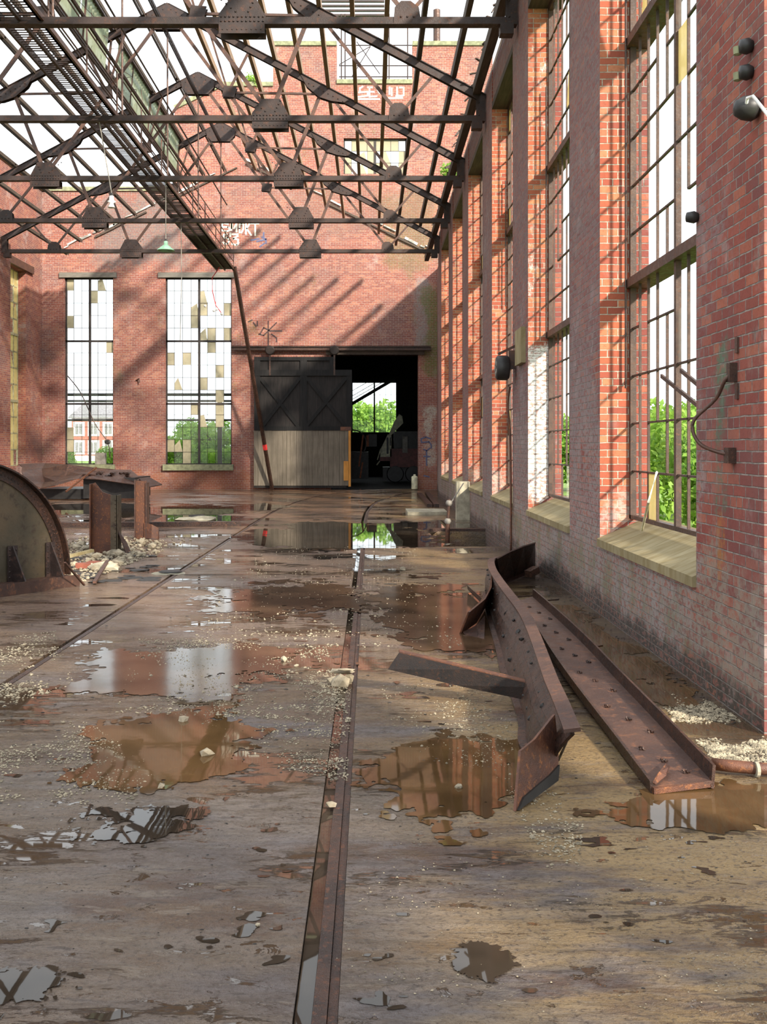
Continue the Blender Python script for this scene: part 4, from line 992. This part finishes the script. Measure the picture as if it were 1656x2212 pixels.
# rubble heap
random.seed(31)
proto = [MB().rock((0,0,0), 1, (1,.8,.6), q, 1).build('broken_stone', M['stone']) for q in range(5)]
cnt = 0; G = 'broken stones in the rubble heap'
def stone(x, y, r, lab, grp, mt=None):
    global cnt
    o = proto[cnt] if cnt < 5 else proto[cnt % 5].copy()
    if cnt >= 5: col.objects.link(o)
    cnt += 1
    o.location = (x, y, r*.35); o.scale = (r, r, r); o.rotation_euler = (random.uniform(-.3,.3), random.uniform(-.3,.3), random.uniform(0,6)); tag(o, lab, 'stone', grp); return o
for q in range(115):
    px = random.triangular(118,372,210); py = random.uniform(1168,1262); edge = 1275-(px-120)*.36
    if py > edge: py = random.uniform(1165, edge-4)
    if py < 1165+abs(px-240)*.08: py += 12
    p = fl(px, py); stone(p.x, p.y, random.uniform(.03,.10)*random.uniform(.7,1.2), 'pale broken stone in the rubble heap around the column stumps', G)
random.seed(32)
m = MB()
for q in range(1500):
    px = random.triangular(105,420,220); py = random.uniform(1160,1275)
    if py > 1282-(px-110)*.38: continue
    m.rock(fl(px,py,.01), random.uniform(.008,.032), (1,1,.6), q % 17, 0 if False else 1)
tag(m.build('rubble_crumbs', M['stone']), 'fine stone crumbs and dust spread through the rubble heap', 'rubble', kind='stuff')
bm_ = MB(); ed = []
for q in range(70):
    px = random.uniform(110,330); py = random.uniform(1172,1258)
    bm_.rock(fl(px,py,.005), random.uniform(.04,.12), (1.6,1,.12), q)
tag(bm_.build('black_silt', M['blackbits']), 'dark wet silt under the rubble heap', 'silt', kind='stuff')
for i, (px, py, rz) in enumerate(((180,1228,.2),(205,1224,-.3))):
    p = fl(px, py); o = MB().box((-.105,-.05,0),(.105,.05,.065)).build('loose_brick', M['redbrick'], loc=p+V((0,0,.01))); o.rotation_euler = (.1,0,rz)
    tag(o, 'loose red brick in the rubble, %s of the two' % ('left' if i == 0 else 'right'), 'brick', 'loose bricks')
for (a, b_, r_, lab) in ((fl(122,1208,.05), fl(200,1189,.12), .03, 'pale timber offcut lying across the rubble'), (fl(140,1215,.35), fl(182,1264,.02), .012, 'thin rusty angle leaning beside the tank end'), (fl(204,1258,.03), fl(232,1212,.12), .02, 'grey broken slab splinter at the heap edge')):
    o = MB().bar(a, b_, r_*2.2, r_*1.4).build('scrap_piece', M['sill'] if 'timber' in lab else M['steel2']); tag(o, lab, 'scrap')
p = fl(225,1232); o = MB().rock(p+V((0,0,.05)), .15, (1.5,.6,.5), 12, 2).build('concrete_chunk', M['concrete']); tag(o, 'largest pale concrete chunk at the near edge of the rubble', 'concrete chunk')
p = fl(365,1238); o = MB().rock(p+V((0,0,.0)), .17, (1.3,1.2,.12), 15, 2).build('floor_hole_rim', M['concrete']); tag(o, 'shallow broken crater with pale rim beside the left rail', 'crater')
MB().lathe(p+V((.02,0,.022)), [(0,.01),(.13,.012),(.16,.0)], 16).build('dark_hollow', M['blackbits'], o)
o = MB().rock(fl(735,1474,.03), .075, (1.0,.8,.75), 6, 1).build('rock_on_rail', M['stone']); tag(o, 'fist-sized crusted rock sitting on the middle rail', 'rock')
for x, y, z, r, sc3, sd in ((742,1450,.09,.07,(1.4,.8,.28),9),(722,1470,.03,.05,(1.1,.8,.7),3),(752,1466,.035,.05,(.9,.8,.9),5),(748,1447,.115,.05,(1.3,.6,.2),2)):
    MB().rock(fl(x,y,z), r, sc3, sd, 1).build('crust', M['stone'], o)
for px, py, r, lab in ((448,1632,.045,'small pale stone in the near left puddle'),(396,1558,.04,'small stone pair beyond the near left puddle'),(612,1428,.04,'small stone left of the rock on the rail'),(715,1742,.028,'pale pebble in the rail groove'),(990,1703,.025,'grey pebble in the brown puddle by the torn plate'),(348,1702,.025,'pebble on the left floor near the puddles'),(870,1232,.06,'grey flat stone on the floor right of the middle rail'),(640,1440,.02,'tiny pebble near the middle rail'),(1068,1310,.02,'pebble beside the side plate'),(556,2000,.012,'tiny pebble on the near grey floor'),(1450,1560,.03,'pebble in the gravel by the wall')):
    p = fl(px, py); stone(p.x, p.y, r, lab, None)
# gravel patches
def gravel(name, poly, n, lab, r=(.004,.011), seed=0):
    rg = random.Random(seed); m = MB(); cx = sum(p[0] for p in poly)/len(poly); cy = sum(p[1] for p in poly)/len(poly); k = 0
    xs = [p[0] for p in poly]; yy = [p[1] for p in poly]
    def inside(x, y):
        c = False; j = len(poly)-1
        for i in range(len(poly)):
            if ((poly[i][1] > y) != (poly[j][1] > y)) and x < (poly[j][0]-poly[i][0])*(y-poly[i][1])/(poly[j][1]-poly[i][1])+poly[i][0]: c = not c
            j = i
        return c
    oct_v = [V(v) for v in ((1,0,0),(-1,0,0),(0,1,0),(0,-1,0),(0,0,1),(0,0,-.3))]; oct_f = [(0,2,4),(2,1,4),(1,3,4),(3,0,4),(2,0,5),(1,2,5),(3,1,5),(0,3,5)]
    tries = 0
    while k < n and tries < n*20:
        tries += 1
        x, y = rg.uniform(min(xs),max(xs)), rg.uniform(min(yy),max(yy))
        if not inside(x, y): continue
        p = fl(x, y, 0)
        if noise.noise(V((p.x*2.2, p.y*2.2, seed)))*1.3 + .7*noise.noise(V((p.x*7, p.y*7, seed))) + rg.uniform(-.55,.25) < 0: continue
        if p.x > XR-.02: continue
        q = rg.uniform(*r)*(1+.6*(rg.random() < .06)); a = rg.uniform(0,6); ca, sa = math.cos(a), math.sin(a)
        s3 = (q*rg.uniform(.7,1.3), q*rg.uniform(.7,1.3), q*rg.uniform(.5,.9))
        m.add([p+V((v.x*s3[0]*ca-v.y*s3[1]*sa, v.x*s3[0]*sa+v.y*s3[1]*ca, v.z*s3[2]+.002)) for v in oct_v], oct_f); k += 1
    o = m.build(name, M['gravel'], fix=False); return tag(o, lab, 'gravel', kind='stuff')
gravel('gravel', [(1405,1500),(1470,1480),(1660,1590),(1660,1660),(1560,1660)], 2600, 'cream gravel strewn at the foot of the right wall', (.004,.012), 1)
gravel('gravel', [(520,1460),(760,1470),(750,1690),(600,1660),(430,1560)], 1300, 'cream gravel strewn left of the middle rail', (.0025,.008), 2)
gravel('gravel', [(0,1560),(160,1540),(340,1660),(260,1760),(0,1740)], 1100, 'cream gravel scattered on the left floor', (.003,.009), 3)
gravel('gravel', [(820,1480),(1120,1470),(1100,1690),(980,1670),(860,1600)], 900, 'cream gravel scattered in the puddle left of the girder', (.0025,.008), 4)
gravel('gravel', [(1090,1700),(1200,1700),(1260,1780),(1250,1880),(1180,1880)], 420, 'cream grit scattered before the torn plate', (.003,.008), 5)
gravel('gravel', [(300,1380),(700,1380),(760,1560),(250,1540)], 2200, 'thin grit scattered around the left puddles', (.004,.010), 6)
gravel('gravel', [(0,1380),(120,1360),(160,1480),(0,1530)], 500, 'grit heap trailing at the left edge of the floor', (.005,.013), 7)
gravel('gravel', [(560,1180),(900,1180),(1000,1400),(400,1400)], 900, 'thin grit across the middle floor', (.006,.013), 8)
gravel('gravel', [(780,1800),(1656,1800),(1656,2212),(700,2212)], 350, 'very sparse grit on the near floor', (.002,.005), 9)
# small dark scraps
m = MB(); random.seed(41)
for q in range(700):
    if q < 330: px = random.uniform(1150,1600); py = 1250+(px-1150)*.70+random.uniform(-75,15)
    else: px, py = random.uniform(0,1656), random.triangular(1250,2200,1450)
    if py < 1240: continue
    p = fl(px, py, .001)
    if p.x > XR-.04 or abs(p.x-interp(railC,p.y)) < .12 or abs(p.x-interp(railL,p.y)) < .1: continue
    k = .004 if py > 1700 else .009
    m.rock(p, random.uniform(.4,1)*k, (random.uniform(1,2.5),1,.5), q % 9)
tag(m.build('black_chips', M['blackbits']), 'black rust chips scattered over the floor', 'debris', kind='stuff')
for i, (a, b_, lab) in enumerate((((1150,1300),(1206,1296),'thin dark stick on the floor behind the channel'),((1100,1292),(1150,1288),'thin dark splinter on the floor nearer the girder'),((905,1070),(928,1096),'left short dark bar on the floor before the dark doorway'),((922,1068),(942,1096),'right short dark bar on the floor before the dark doorway'),((1260,1403),(1300,1396),'rusty wire on the floor between channel and wall'))):
    w2 = .02 if i not in (2, 3) else .16
    p, q = fl(*a), fl(*b_); o = MB().bar(p+V((0,0,w2*.3)), q+V((0,0,w2*.3)), w2, w2*.6).build('floor_scrap', M['rustdark']); tag(o, lab, 'scrap')
o = MB().box(fl(880,1112), fl(958,1104)+V((0,0,.07))).build('concrete_kerb', M['concrete']); tag(o, 'low pale concrete kerb on the floor behind the pit', 'kerb')
o = MB().box((2.02,23.9,0),(XR-.0,24.25,.90)).build('lit_jamb_block', M['concrete']); tag(o, 'pale added block for the sunlit low jamb on the right wall behind the pit', 'jamb block')  # block added to stand for sunlight on the foot of the jamb
o = MB().box((1.15,20.66,0),(XR-.0,20.85,.055)).build('pit_curb', M['rustdark']); tag(o, 'dark steel edging along the far side of the pit', 'curb')
# ball stanchion
sp = thing('ball_stanchion', (1.55, 20.2, -.6), 'rusty handrail post with two ball joints rising from the pit', 'handrail post')
I = Matrix.Translation(-sp.location)
MB(I).tube([(1.52,20.2,-.6),(1.53,20.2,.20)], .045, 10).build('lower_post', M['rust'], sp)
MB(I).tube([(1.53,20.2,.2),(1.56,20.2,.68)], .032, 10).build('upper_post', M['steel2'], sp)
for z, x in ((.24,1.53),(.60,1.555)):
    MB(I).lathe((x,20.2,z), [(0,-.07),(.05,-.05),(.07,0),(.05,.05),(0,.07)], 14).build('ball_joint', M['wire'], sp, True)
MB(I).tube([(1.56,20.2,.55),(1.95,21.4,.95)], .012, 6).build('stay_rod', M['wire'], sp)

# ------------------------------------------------------------------ fittings on the right wall
f = thing('wall_insulator', (XR, 6.12, 3.74), 'black round wall fitting with a white lead on the nearest brick pier', 'wall fitting')
MB().lathe((-.01,0,0), [(0,-.14),(.045,-.13),(.07,-.085),(.078,-.03),(.06,0),(0,0)], 18, 'x').build('black_dome', M['darkmetal'], f, True)
MB().tube([(-.09,-.04,-.01),(-.10,-.09,.03),(-.09,-.15,.02),(-.07,-.22,-.06),(-.06,-.3,-.14)], .010, 8).build('white_lead', M['white'], f)
MB().dome((-.10,.09,.02), .014, (-.6,.6,.2)).build('screw', M['white'], f)
for i, (py, lab) in enumerate(((104,'upper green and black insulator high on the nearest pier'),(160,'lower green and black insulator high on the nearest pier'))):
    z = CH+(CY-py)/FX*6.25; f = thing('insulator', (XR, 6.22, z), lab, 'insulator', 'insulators on the nearest pier')
    MB().lathe((0,0,0), [(0,-.08),(.04,-.075),(.05,-.03),(.035,0),(0,.005)], 12, 'x').build('black_body', M['darkmetal'], f, True)
    MB().lathe((-.075,.04,-.01), [(0,-.035),(.025,-.025),(.028,.02),(0,.03)], 10, 'z').build('green_cap', M['coping'], f)
cd = thing('bent_conduit', (XR, 6.5, 1.7), 'bent rusty conduit looping off the nearest brick pier', 'conduit')
I = Matrix.Translation(-cd.location)
P = dens([V((XR-.02,6.50,2.18)), V((XR-.06,6.53,2.13)), at(1545,862,6.62), at(1500,905,6.7), at(1497,935,6.7), at(1515,962,6.66), at(1555,978,6.6), V((XR-.03,6.53,1.66))], 5)
MB(I).tube(P, .012, 8).build('pipe', M['steel2'], cd, True)
MB(I).box((XR-.05,6.47,2.12),(XR,6.53,2.24)).build('end_box', M['rustdark'], cd); MB(I).box((XR-.05,6.49,1.6),(XR,6.58,1.7)).build('end_box', M['rustdark'], cd)
for py in (745, 845):
    z = CH+(CY-py)/FX*6.45; o = MB().box((XR-.015,6.44,z-.05),(XR,6.48,z+.05)).build('rust_anchor', M['steel2']); tag(o, 'small rusty anchor set in the nearest pier, %s the conduit' % ('above' if py == 745 else 'right of'), 'anchor')
kn = MB().lathe((XR-.0,7.25,3.34), [(0,-.09),(.035,-.08),(.045,-.03),(.03,0),(0,0)], 12, 'x').build('black_knob', M['darkmetal'], None, True); kn.location = (0,0,0)
tag(kn, 'black insulator knob on the window edge of the nearest pier', 'insulator')
fn = thing('wall_bell', (XR-.18, 16.35, 2.98), 'round dark bell with slotted face on a bracket of the third brick pier', 'bell')
MB().lathe((0,0,0), [(0,-.14),(.16,-.14),(.19,-.12),(.20,-.05),(.20,.04),(.17,.07),(0,.07)], 28, 'x').build('drum', M['darkmetal'], fn, True)
for k in range(5):
    a = k*2*math.pi/5; MB().lathe((-.142,.1*math.cos(a),.1*math.sin(a)), [(0,-.004),(.04,-.004),(.045,.004)], 10, 'x').build('face_hole', M['wire'], fn)
MB().box((.07,-.03,-.02),(.20,.03,.28)).bar((-.1,0,.22),(.19,0,.36),.04,.04).build('bracket', M['steel2'], fn)
o = MB().box((XR-.07,15.3,2.98),(XR-.0,15.95,3.52)).build('pier_board', M['sill']); tag(o, 'grey wooden board fixed beside the round bell', 'board')
o = MB().tube(dens([V((XR-.05,16.66,2.7)),V((XR-.08,16.7,2.4)),V((XR-.05,16.68,2.0)),V((XR-.04,16.62,1.0)),V((XR-.04,16.62,.0))],4), .018, 8).build('wall_pipe', M['rust'], None, True); tag(o, 'thin red-brown pipe running down the third brick pier to the floor', 'pipe')
for (py, Y, lab) in ((490,20.3,'small iron hook high on the fourth pier'),):
    pass
for k, (y, za, zb, lab) in enumerate(((10.33,2.3,8.1,'thin vertical rod beside the nearest window reveal'),(15.0,3.3,7.0,'thin vertical rod beside the second window reveal'),(19.5,4.4,6.8,'thin vertical rod beside the third window reveal'))):
    o = MB().tube([(2.58,y-.03,za),(2.58,y-.03,zb)], .012, 6).build('window_rod', M['rustdark']); tag(o, lab, 'rod', 'operating rods beside the windows')
# hook on end wall
o = MB().tube([at(294,822,YF-.02), at(300,818,YF-.12), at(301,827,YF-.1)], .03, 6).build('wall_hook', M['rustdark']); tag(o, 'small iron hook on the brick between the two end windows', 'hook')
o = MB().box(at(205,1003,YF-.05), at(230,978,YF+.0)).build('metal_box', M['wire']); tag(o, 'grey metal box on the sill of the left end window', 'box')
o = MB().tube(dens([at(146,812,41.28), at(175,850,40.9), at(205,915,40.9), at(232,955,40.9), at(238,990,40.9)],4), .02, 6).build('hanging_wire', M['rustdark']); tag(o, 'slack dark wire hanging before the left end window', 'wire')
MB().rock(at(233,955,40.9), .14, (1,.5,.8), 3).build('tangle', M['blackbits'], o)

# ------------------------------------------------------------------ puddles (marching squares on a noisy ellipse)
def puddle(c, rx, ry, seed, lab, mat='water', rag=.55, step=None, zz=.004, ns=1.6):
    nx = 130; ny = 130; ex, ey = rx*1.7, ry*1.7; rag *= 1.35; zz = .0028+.0002*seed
    def f(x, y):
        d = 1-math.hypot((x-c[0])/rx, (y-c[1])/ry)
        q = V((x*ns*.9, y*ns*.9, seed*7.3))
        return d+rag*(noise.noise(q)+.6*noise.noise(q*2.3)+.45*noise.noise(q*5.5)+.34*noise.noise(q*11)+.25*noise.noise(q*23))
    X_ = [c[0]-ex+2*ex*i/nx for i in range(nx+1)]; Y_ = [c[1]-ey+2*ey*j/ny for j in range(ny+1)]
    F = [[f(x, y) if (x < XR-.02 and x > XL) else -1 for x in X_] for y in Y_]
    m = MB(); vid = {}; vs = []
    def vert(key, p):
        if key not in vid: vid[key] = len(vs); vs.append((p[0], p[1], zz))
        return vid[key]
    fs = []
    for j in range(ny):
        for i in range(nx):
            cs_ = [(i,j),(i+1,j),(i+1,j+1),(i,j+1)]; val = [F[b][a] for a, b in cs_]
            if max(val) <= 0: continue
            poly = []
            for k in range(4):
                a, b = cs_[k], cs_[(k+1) % 4]; va, vb = val[k], val[(k+1) % 4]
                if va > 0: poly.append(vert(a, (X_[a[0]], Y_[a[1]])))
                if (va > 0) != (vb > 0):
                    t = va/(va-vb); key = (min(a,b), max(a,b)); poly.append(vert(key, (X_[a[0]]+(X_[b[0]]-X_[a[0]])*t, Y_[a[1]]+(Y_[b[1]]-Y_[a[1]])*t)))
            if len(poly) >= 3: fs.append(tuple(poly))
    m.v = vs; m.f = fs
    if not fs: return
    return tag(m.build('puddle', M[mat], fix=False), lab, 'puddle', 'puddles on the floor')
puddle((-.62,20.2), 1.55, 3.6, 1, 'large still puddle before the doorway mirroring the sliding door and back window', 'water2', .38, ns=.5)
puddle((1.4,22.3), 1.0, 1.3, 2, 'puddle behind the pit beside the right wall', 'water2', .3)
puddle((-5.0,27.5), 2.3, 3.2, 3, 'wide puddle far left mirroring the end window', 'water2', .6, ns=.5)
puddle((-8.2,27), 2.4, 3.6, 4, 'farthest left puddle before the collapsed sheet metal', 'water2', .6, ns=.5)
puddle((.42,5.45), .5, .65, 5, 'brown puddle left of the torn plate', 'water', .5)
puddle((-1.15,5.85), .42, .75, 6, 'brown puddle in the gravel on the near left', 'water', .6)
puddle((-1.45,7.9), .8, .8, 7, 'shallow puddle on the left floor mirroring the window', 'water3', .6)
puddle((1.75,4.85), .6, .32, 8, 'puddle at the near end of the steel channel', 'water', .4)
puddle((1.95,8.9), .28, 2.2, 9, 'narrow dark puddle along the right wall', 'water', .5)
puddle((-1.12,3.2), .13, .13, 10, 'small bright puddle at the lower left corner', 'water2', .6, ns=4)
puddle((.38,3.35), .07, .09, 11, 'small bright puddle at the bottom right of the rail', 'water2', .7, ns=5)
puddle((.62,10.5), .75, 1.9, 12, 'shallow brown puddle left of the buckled girder', 'water3', .6)
puddle((-.85,11.5), .7, 1.3, 13, 'thin puddle streak left of the middle rail', 'water3', .75)
puddle((-1.0,4.6), .22, .2, 14, 'shallow bright puddle on the near left floor', 'water2', .85, ns=3)

# countless little water-filled pits in the near floor
def flecks(x0, x1, y0, y1, step, thr, seed, lab, anis=(5.5, 9.0)):
    nx = int((x1-x0)/step); ny = int((y1-y0)/step); vs = []; vid = {}; fs = []
    def f(x, y):
        q = V((x*anis[0], y*anis[1], seed*3.3)); g = V((x*1.1, y*1.1, seed))
        a = noise.noise(q)+.55*noise.noise(q*2.2)+.35*noise.noise(q*4.7)+.5*noise.noise(g)-thr
        if abs(x-interp(railC, y)) < .1 or abs(x-interp(railL, y)) < .08: a = -1
        return a
    X_ = [x0+step*i for i in range(nx+1)]; Y_ = [y0+step*j for j in range(ny+1)]
    F = [[f(x, y) for x in X_] for y in Y_]
    def vert(key, p):
        if key not in vid: vid[key] = len(vs); vs.append((p[0], p[1], .0025))
        return vid[key]
    for j in range(ny):
        for i in range(nx):
            cc = [(i,j),(i+1,j),(i+1,j+1),(i,j+1)]; val = [F[b][a] for a, b in cc]
            if max(val) <= 0: continue
            poly = []
            for k in range(4):
                a, b = cc[k], cc[(k+1) % 4]; va, vb = val[k], val[(k+1) % 4]
                if va > 0: poly.append(vert(a, (X_[a[0]], Y_[a[1]])))
                if (va > 0) != (vb > 0):
                    t = va/(va-vb); poly.append(vert((min(a,b), max(a,b)), (X_[a[0]]+(X_[b[0]]-X_[a[0]])*t, Y_[a[1]]+(Y_[b[1]]-Y_[a[1]])*t)))
            if len(poly) >= 3: fs.append(tuple(poly))
    m = MB(); m.v = vs; m.f = fs
    return tag(m.build('water_flecks', M['water2'], fix=False), lab, 'water', kind='stuff')
flecks(-1.9, -.25, 2.9, 5.4, .012, .72, 1, 'countless tiny puddles pitting the near left floor')
flecks(-.08, 1.7, 2.9, 4.9, .012, .80, 2, 'countless tiny puddles pitting the near right floor', (4.5, 10))
flecks(-3.6, 1.0, 5.6, 9.5, .025, .74, 3, 'ragged tiny puddles across the middle floor', (2.6, 5.5))
flecks(-3.8, 1.1, 9.5, 16.5, .04, .62, 4, 'ragged wet streaks across the far half of the floor', (1.0, 2.6))
